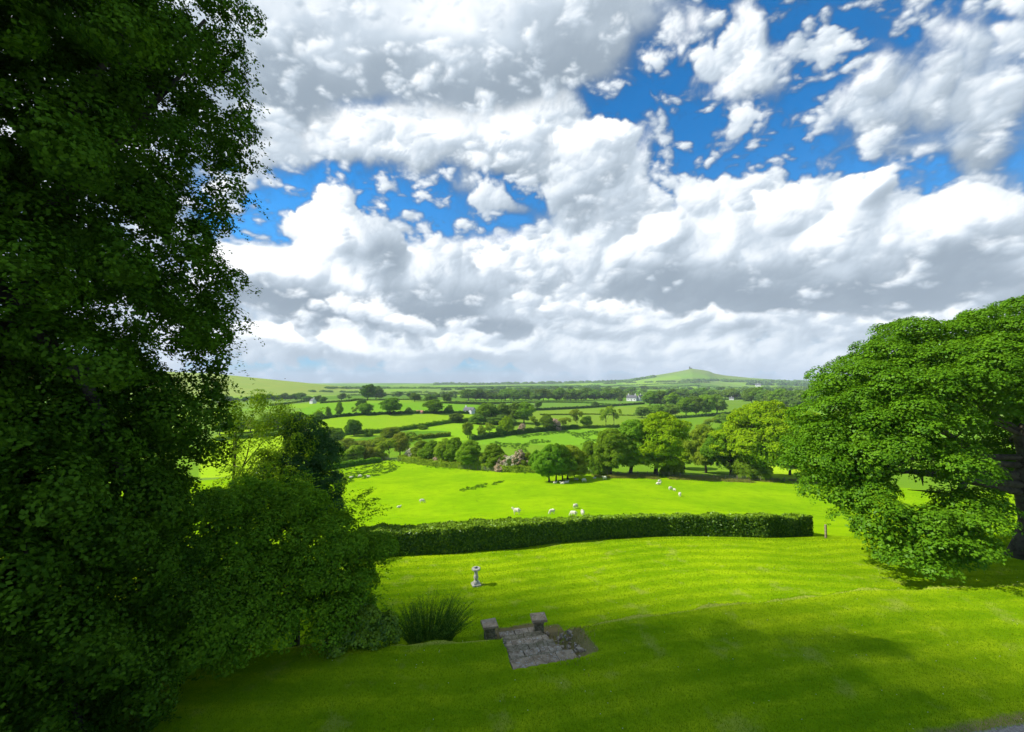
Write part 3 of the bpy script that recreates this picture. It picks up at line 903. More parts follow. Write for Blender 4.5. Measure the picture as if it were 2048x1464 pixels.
# small library of tree shapes of unit height, shared by the trees of the countryside
def proto(kind, seed, mat, detail):
    """Crown and trunk meshes of a tree one unit tall standing at the origin."""
    rs = np.random.RandomState(seed); rnd = random.Random(seed)
    w = {'round': 0.46, 'oak': 0.56, 'tall': 0.30, 'sparse': 0.42, 'bush': 0.72, 'mass': 0.5}[kind]
    lo = {'round': 0.50, 'oak': 0.54, 'tall': 0.50, 'sparse': 0.60, 'bush': 0.36, 'mass': 0.46}[kind]
    hz0 = {'round': 0.44, 'oak': 0.40, 'tall': 0.47, 'sparse': 0.36, 'bush': 0.50, 'mass': 0.46}[kind]
    big = [(0, 0, lo, w * 0.66, w * 0.66, hz0 * 0.80)]
    for i in range(5 if kind != 'tall' else 4):
        a = 6.283 * (i + rnd.random() * 0.8) / 5
        z = lo + rnd.uniform(-0.75, 0.75) * hz0 * 0.62
        k = math.sqrt(max(0.1, 1 - ((z - lo) / hz0) ** 2)) * rnd.uniform(0.45, 0.68)
        s = w * rnd.uniform(0.36, 0.52)
        big.append((w * k * math.cos(a), w * k * math.sin(a), z, s, s, s * (0.75 if kind != 'tall' else 1.1)))
    big.append((w * rnd.uniform(-.2, .2), w * rnd.uniform(-.2, .2), lo + hz0 * 0.55, w * 0.5, w * 0.5, hz0 * 0.42))
    if kind == 'sparse':
        big = [(b_[0] * 1.1, b_[1] * 1.1, b_[2], b_[3] * .8, b_[4] * .8, b_[5] * .8) for b_ in big[1:]]
    r = w * {0: 0.24, 1: 0.19, 2: 0.165}[detail]
    lobes = sublobes(big, r * 1.25, r, rs, 0.62, -0.9, 0.80 if kind != 'sparse' else 0.95, seed, 5.0, 0.15, 0.15)
    sp, per, size = {0: (0.060, 5, 0.027), 1: (0.036, 7, 0.0155), 2: (0.026, 9, 0.0105)}[detail]
    P, O = shell_points(lobes, sp, rs, 0.35, -0.35, cut=True)
    V, F, T = clumps(P, O, sp * 0.95, per, size, rs, flat=0.6, up=0.5, rand=0.5)
    if kind != 'sparse':
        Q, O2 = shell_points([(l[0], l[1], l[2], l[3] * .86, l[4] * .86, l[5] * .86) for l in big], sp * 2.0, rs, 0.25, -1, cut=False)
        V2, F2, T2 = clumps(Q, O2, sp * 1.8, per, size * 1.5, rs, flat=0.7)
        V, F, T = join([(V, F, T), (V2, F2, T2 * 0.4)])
    V[:, 2] = np.maximum(V[:, 2], 0.01)
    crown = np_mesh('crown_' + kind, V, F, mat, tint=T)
    tg = [tuple(l[:3]) for l in rnd.sample(lobes, min(len(lobes), 16 if detail else 6))]
    tr = trunk_geo((0, 0, -0.03), (0, 0, 0.6 if kind != 'bush' else 0.3), 0.030 if kind not in ('sparse', 'bush') else 0.016, tg, rnd, n=7).mesh('trunk_' + kind, M['bark'], True)
    return crown, tr


PROTO = {}


def tree(px, row, h_px, w_px, kind, mat, detail, label, group=None, cat='tree', name=None, seed=0, y=None, parts=True, rise=0.0):
    """A tree whose foot is seen at (px, row) and which stands h_px tall and w_px wide in the photograph."""
    p = spot(px, row) if y is None else at(px, y)
    k = p.y / FPX
    key = (kind, mat, detail, seed)
    if key not in PROTO:
        PROTO[key] = proto(kind, 11 + seed * 7 + len(PROTO), M[mat], detail)
    crown, tr = PROTO[key]
    w0 = {'round': 0.98, 'oak': 1.15, 'tall': 0.66, 'sparse': 0.9, 'bush': 1.45, 'mass': 1.0}[kind]
    rn = random.Random(int(px * 31 + row * 17 + h_px))
    H = h_px * k; W = w_px * k / w0
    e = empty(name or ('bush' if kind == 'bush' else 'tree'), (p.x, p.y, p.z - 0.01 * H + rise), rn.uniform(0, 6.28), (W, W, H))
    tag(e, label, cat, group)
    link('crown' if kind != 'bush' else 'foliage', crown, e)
    if kind != 'bush':
        link('trunk', tr, e)
    return e


ORD = ['first', 'second', 'third', 'fourth', 'fifth', 'sixth', 'seventh', 'eighth', 'ninth', 'tenth', 'eleventh', 'twelfth', 'thirteenth', 'fourteenth', 'fifteenth', 'sixteenth', 'seventeenth', 'eighteenth', 'nineteenth', 'twentieth',
       'twenty-first', 'twenty-second', 'twenty-third', 'twenty-fourth', 'twenty-fifth', 'twenty-sixth', 'twenty-seventh', 'twenty-eighth', 'twenty-ninth', 'thirtieth', 'thirty-first', 'thirty-second', 'thirty-third', 'thirty-fourth']


def tree_list(lst, where, group, detail=1, cat='tree'):
    """lst of (px, row, h, w, kind, material, look); the labels count from the left end of the row."""
    lst = sorted(lst, key=lambda q: q[0])
    for i, (px, row, h, w, kind, mat, look) in enumerate(lst):
        tree(px, row, h, w, kind, mat, detail, '%s, %s from the left %s' % (look, ORD[i], where), group,
             'bush' if kind == 'bush' else cat, seed=(i * 5 + int(px)) % 2)


def belt(pts, n, h0, h1, where, group, seed, mats=('far',), look='dark tree', detail=0, wf=1.1, kinds=('round', 'mass', 'oak')):
    rnd = random.Random(seed)
    lst = []
    for i in range(n):
        t = (i + rnd.uniform(0.2, 0.8)) / n * (len(pts) - 1)
        k = min(int(t), len(pts) - 2); f = t - k
        px = pts[k][0] * (1 - f) + pts[k + 1][0] * f; row = pts[k][1] * (1 - f) + pts[k + 1][1] * f
        h = rnd.uniform(h0, h1)
        lst.append((px, row + rnd.uniform(-0.4, 0.4), h, h * wf * rnd.uniform(0.8, 1.3), rnd.choice(kinds), rnd.choice(mats), look))
    tree_list(lst, where, group, detail)


# ------------------------------------------------------------------ hedges
def hedge_strip(pts, width, height, size, n, rs, mat, name='hedge', top_sunlit=0.0, lump=0.15, core=True, flat_top=False):
    """A hedge along ground points: a dense dark core of leaves and a skin of leaves on its sides and top."""
    P = np.array([(p[0], p[1]) for p in pts], float)
    seg = np.hypot(*(P[1:] - P[:-1]).T); cum = np.concatenate([[0], np.cumsum(seg)]); L = cum[-1]
    def on(s):
        return np.interp(s, cum, P[:, 0]), np.interp(s, cum, P[:, 1])
    s = rs.uniform(0, L, n)
    x0, y0 = on(s); x1, y1 = on(np.minimum(s + 0.5, L)); xm, ym = on(np.maximum(s - 0.5, 0))
    tx, ty = x1 - xm, y1 - ym
    tl = np.hypot(tx, ty) + 1e-9; tx /= tl; ty /= tl
    nx, ny = -ty, tx
    hh = height * (1 + lump * pnoise(s / max(width, 0.8) * 0.8, s * 0 + 3.1, 9) + lump * 0.6 * pnoise(s / max(width, 0.8) * 2.6, s * 0 + 7.7, 19))
    ww = width / 2 * (1 + lump * 0.8 * pnoise(s / max(width, 0.8) * 1.3, s * 0 + 1.3, 29))
    # position round the section: side, top, side
    q = rs.uniform(0, 1, n)
    a = height / (2 * height + width)
    o = np.where(q < a, -1.0, np.where(q > 1 - a, 1.0, (q - a) / (1 - 2 * a) * 2 - 1))
    zf = np.where(q < a, q / a, np.where(q > 1 - a, (1 - q) / a, 1.0))
    side = np.abs(o) >= 1
    if not flat_top:
        zf = np.where(side, zf, 1.0 - 0.12 * o ** 2)
    dep = rs.uniform(0, 1, n) ** 2 * 0.22
    wz = ww * (1 - 0.10 * (1 - zf) * 0)
    off = o * wz * np.where(side, 1 - dep + rs.normal(0, 0.05, n), 1)
    z = zf * hh * np.where(side, 1, 1 - dep * 0.6) + rs.normal(0, 0.03 * height, n)
    x, y = x0 + nx * off, y0 + ny * off
    zg = land(x, y)
    NN = np.stack([np.where(side, nx * np.sign(o), 0), np.where(side, ny * np.sign(o), 0), np.where(side, 0.35, 1.0)], -1)
    T = np.clip(rs.uniform(0, 1, n) ** 1.3 * 0.6 + np.where(side, 0, top_sunlit), 0, 1)  # top leaves tinted paler, sunlight put into their colour
    parts = [leaves(np.stack([x, y, zg + np.maximum(z, 0.02)], -1), NN, size, rs, T, rand=0.55)]
    V, F, TT = join(parts)
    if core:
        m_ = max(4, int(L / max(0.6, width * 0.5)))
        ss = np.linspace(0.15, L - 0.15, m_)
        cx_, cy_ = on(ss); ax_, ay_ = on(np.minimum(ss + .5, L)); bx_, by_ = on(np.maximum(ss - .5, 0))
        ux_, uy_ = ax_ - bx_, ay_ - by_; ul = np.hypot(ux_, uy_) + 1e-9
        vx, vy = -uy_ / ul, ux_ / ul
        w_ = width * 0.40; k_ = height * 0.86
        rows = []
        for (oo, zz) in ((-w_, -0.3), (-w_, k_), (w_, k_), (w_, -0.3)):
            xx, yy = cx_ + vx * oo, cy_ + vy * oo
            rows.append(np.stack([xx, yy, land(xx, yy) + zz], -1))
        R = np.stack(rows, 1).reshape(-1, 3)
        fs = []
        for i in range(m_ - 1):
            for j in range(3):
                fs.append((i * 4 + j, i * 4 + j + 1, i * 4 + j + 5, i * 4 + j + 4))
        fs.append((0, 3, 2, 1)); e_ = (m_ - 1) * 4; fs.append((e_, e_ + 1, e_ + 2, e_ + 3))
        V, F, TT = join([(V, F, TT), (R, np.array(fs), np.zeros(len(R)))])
    return np_mesh(name, V, F, mat, tint=TT)


# ------------------------------------------------------------------ clipped hedge below the lawn
def subdivide(pts, k=6):
    out = []
    for a, b in zip(pts[:-1], pts[1:]):
        for i in range(k):
            out.append(a.lerp(b, i / k))
    return out + [pts[-1]]


rs = np.random.RandomState(4)
HP = [(p.x, p.y + 0.95) for p in HEDGE]
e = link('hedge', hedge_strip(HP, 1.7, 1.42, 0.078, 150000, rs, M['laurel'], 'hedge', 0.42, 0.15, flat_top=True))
tag(e, 'long clipped dark green hedge curving between lawn and sheep pasture', 'hedge')
p = spot(1652, 1076)
g = Geo(); g.box((0, 0, 0.44), (0.11, 0.11, 1.0), 0.3, 0.92, 0.012)
o = g.obj('fence_post', M['post'], None, bevel=0.012); o.location = p
tag(o, 'short weathered wooden post standing alone beside the end of the clipped hedge', 'post')


# ------------------------------------------------------------------ big trees
M['ash'] = leaf_mat('ash_leaf', (0.09, 0.19, 0.010), (0.24, 0.37, 0.02), 0.34)


def big_tree(name, loc, lobes, spacing, per, size, mat, seed, trunk, label, flat=0.5, up=0.5, droop=0.0, gap=0.0, gfreq=0.5, aspect=0.62, rand=0.5, inner=0.0, thick=0.28, extra=None, lower=-0.6, crad=1.15, limbs=14, sub=None):
    rs = np.random.RandomState(seed); rnd = random.Random(seed)
    e = empty(name, loc)
    tag(e, label, 'tree')
    fine = lobes
    if sub:
        fine = sublobes(lobes, sub[0], sub[1], rs, sub[2], -0.6, gap, seed, gfreq, 0.2, sub[3])
        gap = 0
    P, O = shell_points(fine, spacing, rs, thick, lower, gap=gap, gseed=seed, gfreq=gfreq)
    parts = [clumps(P, O, spacing * crad * rs.uniform(0.7, 1.3, len(P)), per, size, rs, flat, up, rand, droop, aspect=aspect)]
    if inner:
        Q, O2 = shell_points([(l[0], l[1], l[2], l[3] * .7, l[4] * .7, l[5] * .7) for l in lobes], spacing * 1.5, rs, 0.5, -1, cut=False)
        parts.append(clumps(Q, O2, spacing * 1.5, max(4, int(per * inner)), size * 1.5, rs, 0.8, up))
    if extra:
        parts += extra(rs)
    V, F, T = join(parts)
    gz = land(V[:, 0] + loc[0], V[:, 1] + loc[1]) - loc[2] + 0.05
    V[:, 2] = np.maximum(V[:, 2], gz)
    link('crown', np_mesh('crown', V, F, mat, tint=T), e)
    base, top, r = trunk
    tg = rnd.sample([l[:3] for l in lobes], min(limbs, len(lobes)))
    trunk_geo(base, top, r, tg, rnd, n=12).obj('trunk', M['bark'], e, True)
    return e


# the sycamore on the right: wide dome reaching the ground in front
def sycamore():
    rnd = random.Random(3)
    base = at(2035, 25.0)
    L = []
    # picture-guided outline turned into lobes standing round the bole
    spec = [  # px, row, depth, radius (metres), flat
        (1700, 770, 24.5, 2.5), (1770, 720, 25.0, 2.6), (1850, 690, 25.0, 2.6), (1930, 680, 25.0, 2.8), (2010, 655, 25.5, 3.0), (2100, 640, 26, 3.4), (2200, 640, 26, 3.6),
        (1650, 850, 24.0, 2.1), (1640, 920, 23.5, 1.9), (1625, 880, 25.5, 1.7), (1720, 860, 22.5, 2.6), (1700, 930, 22.0, 2.0), (1668, 985, 22.5, 1.5), (1690, 1000, 21.8, 1.1), (1660, 960, 24.5, 1.6),
        (1800, 800, 22.0, 2.8), (1880, 760, 22.0, 2.6), (1960, 740, 22.0, 2.8), (2060, 720, 22.5, 3.0), (1790, 880, 21.5, 1.9), (1880, 830, 21.2, 1.6),
        (1990, 800, 21.5, 1.7), (1750, 915, 21.4, 1.3), (1850, 905, 20.4, 1.2), (2000, 900, 29, 3.0), (2080, 960, 29, 3.0), (1940, 920, 30, 2.4),
        (1740, 1060, 20.6, 1.15), (1820, 1100, 19.6, 1.0), (1880, 1120, 19.2, 0.8), (1960, 1040, 20.2, 1.1), (1800, 1040, 20.0, 1.2), (1860, 1085, 19.4, 1.15), (1900, 1050, 19.6, 1.3), (1950, 1075, 19.8, 1.0), (1930, 1110, 19.4, 0.75), (1780, 1085, 19.9, 0.75), (1845, 1115, 19.2, 0.6), (1895, 950, 20.6, 0.8), (1945, 1010, 20.4, 0.8),
        (1760, 800, 27.5, 2.8), (1850, 770, 28.0, 3.0), (1950, 760, 29.0, 3.2), (2050, 760, 29, 4), (2200, 800, 27, 5), (2250, 750, 24, 4), (2300, 900, 25, 4),
        (1740, 700, 27.0, 2.0), (1810, 665, 27.0, 2.0),
    ]
    for px, row, d, r in spec:
        px += 26 if row < 1000 else 6
        row += 14 if row < 860 else 0
        r *= 0.93
        q = pix_dir(px, row); q = q * (d / q.y)
        L.append((q.x - base.x, q.y - base.y, q.z - base.z, r, r, r * 0.72))
    b0 = (0, 0, -0.2)
    big_tree('sycamore_tree', tuple(base), L, 0.28, 15, 0.072, M['maple'], 8, (b0, (0.3, 0.2, 8.5), 0.62),
             'huge sunlit sycamore with low sweeping branches at the right edge of the lawn', flat=0.6, up=0.9, droop=0.1, gap=0.70, gfreq=0.6, rand=0.38, inner=0.9, thick=0.3, lower=-0.25, crad=1.0, limbs=13, sub=(1.22, 0.86, 0.52, 0.12))


sycamore()


# the weeping beech filling the left of the view
def beech():
    c = Vector((-13.2, 9.6, -9.25))
    rnd = random.Random(12)
    L = []
    prof_z = [0.6, 2.5, 4.5, 6.5, 8.2, 10.0, 11.6, 13.4, 15.2, 17.2, 19.0, 20.8, 22.3]
    prof_r = [3.9, 4.3, 4.6, 4.8, 4.5, 4.7, 5.1, 4.5, 4.8, 5.2, 5.0, 4.4, 3.0]
    # drooping boughs: each a chain of leaf masses that rises from the bole and hangs down at its tip
    z = 1.0; k = 0
    while z < 22.3:
        R = float(np.interp(z, prof_z, prof_r))
        n = 7 if z > 9 else 9
        for i in range(n):
            a = 2.399 * k; k += 1
            reach = R * rnd.uniform(0.82, 1.08); drop = rnd.uniform(0.8, 2.0)
            for t in (0.45, 0.62, 0.78, 0.92, 1.0):
                r = 0.98 * (1.15 - 0.55 * t) * rnd.uniform(0.85, 1.15)
                zz = z + 0.7 * math.sin(t * 2.2) - drop * t ** 3
                L.append(((reach - r * 0.5) * t * math.cos(a + 0.1 * t), (reach - r * 0.5) * t * math.sin(a + 0.1 * t), zz, r, r, r * 0.62))
        z += 0.98 if z > 9 else 0.80
    # boughs that make the outline against the sky, from pixels of the photograph
    for chain, r0 in (([(300, -60), (370, -30), (425, -2), (470, 18), (502, 36)], 0.5), ([(400, 110), (442, 150), (468, 205), (480, 250)], 0.62), ([(420, 230), (460, 270), (475, 310)], 0.6), ([(430, 300), (455, 350), (462, 390)], 0.45),
                      ([(380, 350), (415, 400), (432, 440)], 0.5), ([(370, 480), (405, 520), (425, 560)], 0.5), ([(400, 540), (440, 590), (458, 640)], 0.55), ([(430, 560), (470, 556)], 0.2), ([(385, 620), (425, 670), (436, 715)], 0.55), ([(380, 690), (412, 750), (418, 810), (425, 850)], 0.5), ([(400, 780), (425, 840), (430, 900)], 0.5),
                      ([(410, 40), (450, 75), (462, 120)], 0.5)):
        for n_, (px, row) in enumerate(chain):
            d = pix_dir(px, row); q = d * (12.7 / d.y) - c; r = r0 * (1.1 - 0.5 * n_ / len(chain))
            L.append((q.x, q.y, q.z, r, r, r * 0.8))

    def sprays(rs):
        # hanging shoots that feather the outline
        out = []
        n = 2600
        pick = np.array(L)[rs.randint(0, len(L), n)]
        a = np.arctan2(pick[:, 1], pick[:, 0]) + rs.normal(0, 0.35, n)
        o = np.stack([np.cos(a), np.sin(a), rs.uniform(-0.5, 0.25, n)], -1)
        st = pick[:, :3] + o * pick[:, 3:4] * 0.75
        ln = rs.uniform(0.3, 0.8, n)
        kk = 24
        t = np.tile(np.linspace(0, 1, kk), (n, 1))
        P = st[:, None, :] + o[:, None, :] * (t * ln[:, None])[..., None]
        P[..., 2] -= 0.55 * (t ** 2) * ln[:, None]
        P = P.reshape(-1, 3) + rs.normal(0, 0.045, (n * kk, 3))
        N = np.repeat(o, kk, 0) * 0.3 + np.array([0, 0, 1.0])
        out.append(leaves(P, N, 0.050, rs, rs.uniform(0.2, 1, n * kk), rand=0.45, droop=0.5))
        return out
    big_tree('beech_tree', tuple(c), L, 0.32, 36, 0.056, M['beech'], 21, ((0, 0, -0.2), (0, 0, 15), 0.62),
             'towering dark beech with drooping leafy branches filling the left side', flat=0.7, up=0.3, droop=0.35, gap=0.76, gfreq=1.15, rand=0.5, inner=0.0, thick=0.35, extra=sprays, lower=-0.9, crad=1.0, limbs=30)


beech()


def mid_tree(name, px, depth, lobes, spacing, per, size, mat, seed, label, trunk_r=0.14, cat='tree', **kw):
    """A garden tree given by lobes (px, row, depth, radius)."""
    base = at(px, depth)
    L = []
    for x, row, d, r in lobes:
        q = pix_dir(x, row); q = q * (d / q.y)
        L.append((q.x - base.x, q.y - base.y, q.z - base.z, r, r, r * 0.85))
    top = max(l[2] for l in L)
    e = big_tree(name, tuple(base), L, spacing, per, size, mat, seed, ((0, 0, -0.15), (0.1, 0.1, top * 0.8), trunk_r), label, **kw)
    e['category'] = cat
    return e


def shoots(specs, base_c, leaf, k=34):
    """Long leafy shoots from (px, row, depth) to (px, row, depth)."""
    def f(rs):
        out = []
        for (a, b, n, spread) in specs:
            A = pix_dir(a[0], a[1]); A = A * (a[2] / A.y) - base_c
            B = pix_dir(b[0], b[1]); B = B * (b[2] / B.y) - base_c
            for i in range(n):
                s = np.array(A) + rs.normal(0, spread, 3); e_ = np.array(B) + rs.normal(0, spread * 1.4, 3)
                t = np.linspace(0, 1, k)[:, None]
                P = s + (e_ - s) * t
                P[:, 2] += 0.25 * np.sin(t[:, 0] * 3.14) - 0.15 * t[:, 0] ** 2
                P += rs.normal(0, 0.07, P.shape) * (1.2 - t)
                N = np.tile([0, 0, 1.0], (k, 1)) + (e_ - s) * 0.2
                out.append(leaves(P, N, leaf, rs, rs.uniform(0.1, 1, k), rand=0.5))
        return out
    return f


b_ = at(470, 26.0)
mid_tree('ash_tree', 470, 26.0, [(470, 830, 26.0, 1.13), (520, 805, 26.0, 0.93), (505, 860, 25.6, 1.33), (560, 840, 26.1, 1.20), (590, 890, 26.0, 1.33), (450, 900, 26.0, 1.07), (530, 920, 24.7, 1.60),
                                 (600, 850, 26.7, 0.80), (480, 970, 24.7, 1.60), (560, 980, 24.7, 1.73)], 0.42, 34, 0.062, M['ash'], 31,
         'feathery sunlit tree with bare upright stems beside the towering beech', gap=0.85, gfreq=1.2, flat=0.5, up=0.5, rand=0.7, thick=0.7, crad=1.0,
         extra=shoots([((490, 860, 25.9), (512, 783, 25.9), 6, 0.12), ((530, 850, 25.9), (585, 800, 26.1), 7, 0.12), ((470, 860, 25.9), (455, 795, 25.6), 4, 0.12), ((600, 860, 26.1), (655, 815, 26.1), 4, 0.12), ((560, 850, 25.9), (560, 795, 25.9), 4, 0.12)], b_, 0.055))
b_ = at(620, 27.5)
mid_tree('holly_tree', 625, 27.5, [(610, 870, 27.5, 1.43), (640, 910, 27.5, 1.32), (600, 930, 26.9, 1.67), (650, 970, 27.3, 1.20), (620, 990, 26.9, 1.55), (595, 850, 27.7, 0.84), (560, 950, 26.9, 1.55), (640, 1030, 26.3, 1.43), (665, 1005, 27.5, 0.72)],
         0.36, 50, 0.066, M['yew'], 33, 'dark dense tree standing behind the large shrub, against the pasture', gap=0.8, gfreq=1.0, flat=0.6, up=0.6, inner=0.7,
         extra=shoots([((610, 870, 27.5), (590, 825, 27.5), 3, 0.1), ((620, 860, 27.5), (615, 830, 27.5), 3, 0.1), ((650, 900, 27.5), (672, 880, 27.5), 3, 0.1)], b_, 0.05))
b_ = at(600, 15.6)
mid_tree('hazel_shrub', 600, 15.8, [(520, 1020, 16.5, 1.0), (580, 1010, 16.5, 0.85), (640, 1030, 16.2, 0.9), (690, 1070, 16, 0.75), (470, 990, 16.8, 0.8), (560, 1090, 15.4, 1.3), (640, 1100, 15.4, 1.3), (710, 1110, 15.6, 1.0),
                                    (480, 1100, 15.4, 1.2), (500, 1180, 14.2, 1.1), (580, 1180, 14.4, 1.2), (660, 1180, 14.8, 1.1), (715, 1170, 15.4, 0.75), (540, 1240, 13.6, 0.95), (620, 1235, 14.1, 0.9), (470, 1260, 13.0, 1.0), (560, 1160, 15.4, 1.4),
                                    (680, 1225, 14.6, 0.7), (420, 1240, 12.9, 1.1), (430, 1150, 14, 1.3), (400, 1050, 14.5, 1.3), (390, 1310, 12.3, 0.8), (340, 1330, 11.9, 0.9), (360, 1240, 12.6, 1.1)],
         0.19, 14, 0.055, M['hazel'], 35, 'large spreading dark green shrub sloping down to the lawn beside the beech', gap=0.80, gfreq=1.0, flat=0.55, up=0.6, droop=0.2, inner=0.35, cat='shrub', sub=(0.60, 0.44, 0.6, 0.15),
         extra=shoots([((560, 1010, 16.6), (640, 950, 16.4), 8, 0.15), ((640, 1040, 16.2), (720, 1000, 16.2), 8, 0.15), ((690, 1100, 15.8), (800, 1110, 16.2), 8, 0.14), ((690, 1190, 15.2), (790, 1215, 15.4), 8, 0.14), ((690, 1050, 16), (748, 975, 16), 12, 0.12), ((700, 1080, 16), (775, 1010, 16.2), 8, 0.13), ((705, 1110, 15.8), (785, 1070, 16), 9, 0.13), ((705, 1140, 15.6), (780, 1130, 16), 8, 0.12), ((720, 1050, 16), (760, 1000, 16), 6, 0.12),
                       ((700, 1170, 15.2), (770, 1160, 15.4), 7, 0.12), ((650, 1010, 16.4), (690, 960, 16.4), 6, 0.12), ((570, 990, 16.6), (590, 940, 16.6), 5, 0.12), ((500, 1000, 16.6), (480, 940, 16.8), 5, 0.12), ((540, 1000, 16.6), (540, 935, 16.8), 5, 0.12)], b_, 0.048))
mid_tree('laurel_bush', 745, 14.6, [(735, 1240, 14.5, 0.42), (770, 1250, 14.7, 0.42), (755, 1275, 14.4, 0.36), (720, 1275, 14.2, 0.34), (785, 1272, 14.7, 0.24), (700, 1260, 14.2, 0.4), (672, 1290, 13.9, 0.34), (710, 1225, 14.7, 0.45)],
         0.17, 34, 0.05, M['laurel'], 37, 'low bright leafy bush at the lawn edge below the large shrub', trunk_r=0.05, flat=0.6, up=0.7, inner=0.8, cat='bush')


# ------------------------------------------------------------------ broom clump behind the bank
def broom():
    base = spot(862, 1262)
    base = at(862, 15.9)
    rs = np.random.RandomState(6); rnd = random.Random(6)
    e = empty('broom_bush', tuple(base)); tag(e, 'spiky upright clump of dark green stems beside the stone steps', 'bush')
    g = Geo(); P, N, T = [], [], []
    for i in range(320):
        a = rnd.uniform(0, 6.283); sp = rnd.random() ** 0.7
        r0 = 0.75 * math.sqrt(rnd.random())
        lean = 0.10 + 0.95 * sp * (0.7 if rnd.random() < 0.6 else 1)
        h = rnd.uniform(1.2, 2.05) * (1.08 - 0.38 * sp)
        s = Vector((r0 * math.cos(a), r0 * 0.7 * math.sin(a), 0.0)); s.z = land1(base.x + s.x, base.y + s.y) - base.z
        d = Vector((math.cos(a) * lean + 0.10, math.sin(a) * lean * 0.7, 1.0))
        pts = [s + Vector((d.x * h * t * (0.55 + 0.45 * t), d.y * h * t * (0.55 + 0.45 * t), h * t * (1 - 0.12 * t * sp))) for t in (0, .25, .5, .75, 1)]
        g.tube(pts, [0.012, 0.010, 0.008, 0.006, 0.002], 3)
        for k in range(34):
            t = rnd.uniform(0.15, 1.0); j = min(int(t * 4), 3); q = pts[j].lerp(pts[j + 1], t * 4 - j)
            P.append(q + Vector((rnd.gauss(0, .03), rnd.gauss(0, .03), rnd.gauss(0, .02)))); N.append((rnd.gauss(0, 1), rnd.gauss(0, 1), 0.3)); T.append(rnd.random() * 0.6 + 0.4 * t)
    g.obj('stems', M['reed'], e)
    V, F, T2 = leaves(np.array([tuple(p) for p in P]), np.array(N), 0.036, rs, np.array(T), aspect=0.26, rand=0.2, droop=-1.2)
    link('foliage', np_mesh('foliage', V, F, M['reed'], tint=T2), e)


broom()
# tall pale grass left unmown on the bank top
def tuft(name, centre, n, rx, ry, h, mat, label, cat='grass', seed=1, kind=None):
    rs = np.random.RandomState(seed)
    x = centre.x + rs.normal(0, rx, n); y = centre.y + rs.normal(0, ry, n)
    z = land(x, y)
    a = rs.uniform(0, 6.28, n); hh = h * rs.uniform(0.5, 1.2, n); w = 0.012
    l = rs.normal(0, 0.25, (n, 2)) * hh[:, None]
    B0 = np.stack([x - w * np.cos(a), y - w * np.sin(a), z - 0.02], -1); B1 = np.stack([x + w * np.cos(a), y + w * np.sin(a), z - 0.02], -1)
    Tp = np.stack([x + l[:, 0], y + l[:, 1], z + hh], -1)
    V = np.stack([B0, B1, Tp], 1).reshape(-1, 3); F = np.arange(n * 3).reshape(n, 3)
    o = link(name, np_mesh(name, V, F, mat, tint=np.repeat(rs.uniform(0, 1, n), 3)))
    tag(o, label, cat, kind=kind)
    return o


M['straw'] = leaf_mat('long_grass', (0.20, 0.34, 0.012), (0.36, 0.46, 0.03), 0.3)
M['dry'] = leaf_mat('dry_grass', (0.20, 0.20, 0.05), (0.42, 0.35, 0.16), 0.3)
M['bracken'] = leaf_mat('bracken', (0.14, 0.22, 0.02), (0.32, 0.27, 0.08), 0.25)
tuft('grass_tuft', at(1158, 16.3), 260, 0.34, 0.10, 0.42, M['straw'], 'bright wispy uncut grass on the lawn behind the steps', seed=3, kind='stuff')
tuft('moss', at(1060, 14.9), 700, 0.62, 0.95, 0.035, M['dry'], 'dry moss and grass growing in the joints of the steps', seed=9, kind='stuff')
tuft('dry_grass', at(1132, 15.2), 1900, 0.40, 0.75, 0.10, M['dry'], 'dry brown grass on the bank beside the steps', seed=4, kind='stuff')


# ------------------------------------------------------------------ stone steps, piers, sundial
def stonework():
    ax, ay = STEP_A; bx, by = STEP_B
    L = math.hypot(bx - ax, by - ay); rz = math.atan2(by - ay, bx - ax) - math.pi / 2
    e = empty('stone_steps', (ax, ay, -9.2), rz); tag(e, 'weathered mossy stone steps leading down from the upper to the lower lawn', 'steps')
    rnd = random.Random(5)
    n = 6
    # landing of slate slabs at the head of the flight
    for i, (x0, x1) in enumerate(((-1.12, -0.35), (-0.34, 0.45), (0.46, 1.10))):
        g = Geo(); g.box(((x0 + x1) / 2, 0.17 + 0.02 * i, -0.085), (x1 - x0, 0.62 - 0.03 * i, 0.10), 0.01 * (i - 1), 1.0, 0.012, rnd)
        g.obj('landing_slab', M['slate'], e, bevel=0.012)
    for k in range(n):
        y0 = 0.50 + k * (L - 0.30) / n; z0 = -0.19 - k * 0.15
        xs = -1.02 + 0.04 * k
        w = 2.0 - 0.08 * k
        x = xs
        g = Geo()
        while x < xs + w - 0.05:
            q = min(rnd.uniform(0.28, 0.62), xs + w - x)
            g.box((x + q / 2, y0 + rnd.uniform(-0.015, 0.015), z0 - 0.09 + rnd.uniform(-0.012, 0.012)), (q - 0.012, 0.56 + rnd.uniform(-0.02, 0.02), 0.19), rnd.uniform(-0.02, 0.02), 0.98, 0.015, rnd)
            x += q
        g.obj('step', M['stone'] if k % 2 else M['mossy'], e, bevel=0.014)
    # rubble cheeks
    for sx, nn in ((-1, 30), (1, 44)):
        g = Geo()
        for i in range(nn):
            y = rnd.uniform(0.2, L + 0.1); off = rnd.uniform(0, 0.12 if sx < 0 else 0.5)
            x = sx * (1.08 - 0.05 * y + off)
            q = Matrix.Rotation(rz, 3, 'Z') @ Vector((x, y, 0))
            zz = land1(ax + q.x, ay + q.y) + 9.2
            s = rnd.uniform(0.06, 0.16)
            g.box((x, y, zz + s * 0.1), (s * 1.3, s, s * 0.7), rnd.uniform(0, 3), 0.8, s * 0.12, rnd)
        o = g.obj('rubble_edge', M['stone'] if sx > 0 else M['mossy'], e, bevel=0.01); o['kind'] = 'stuff'


stonework()


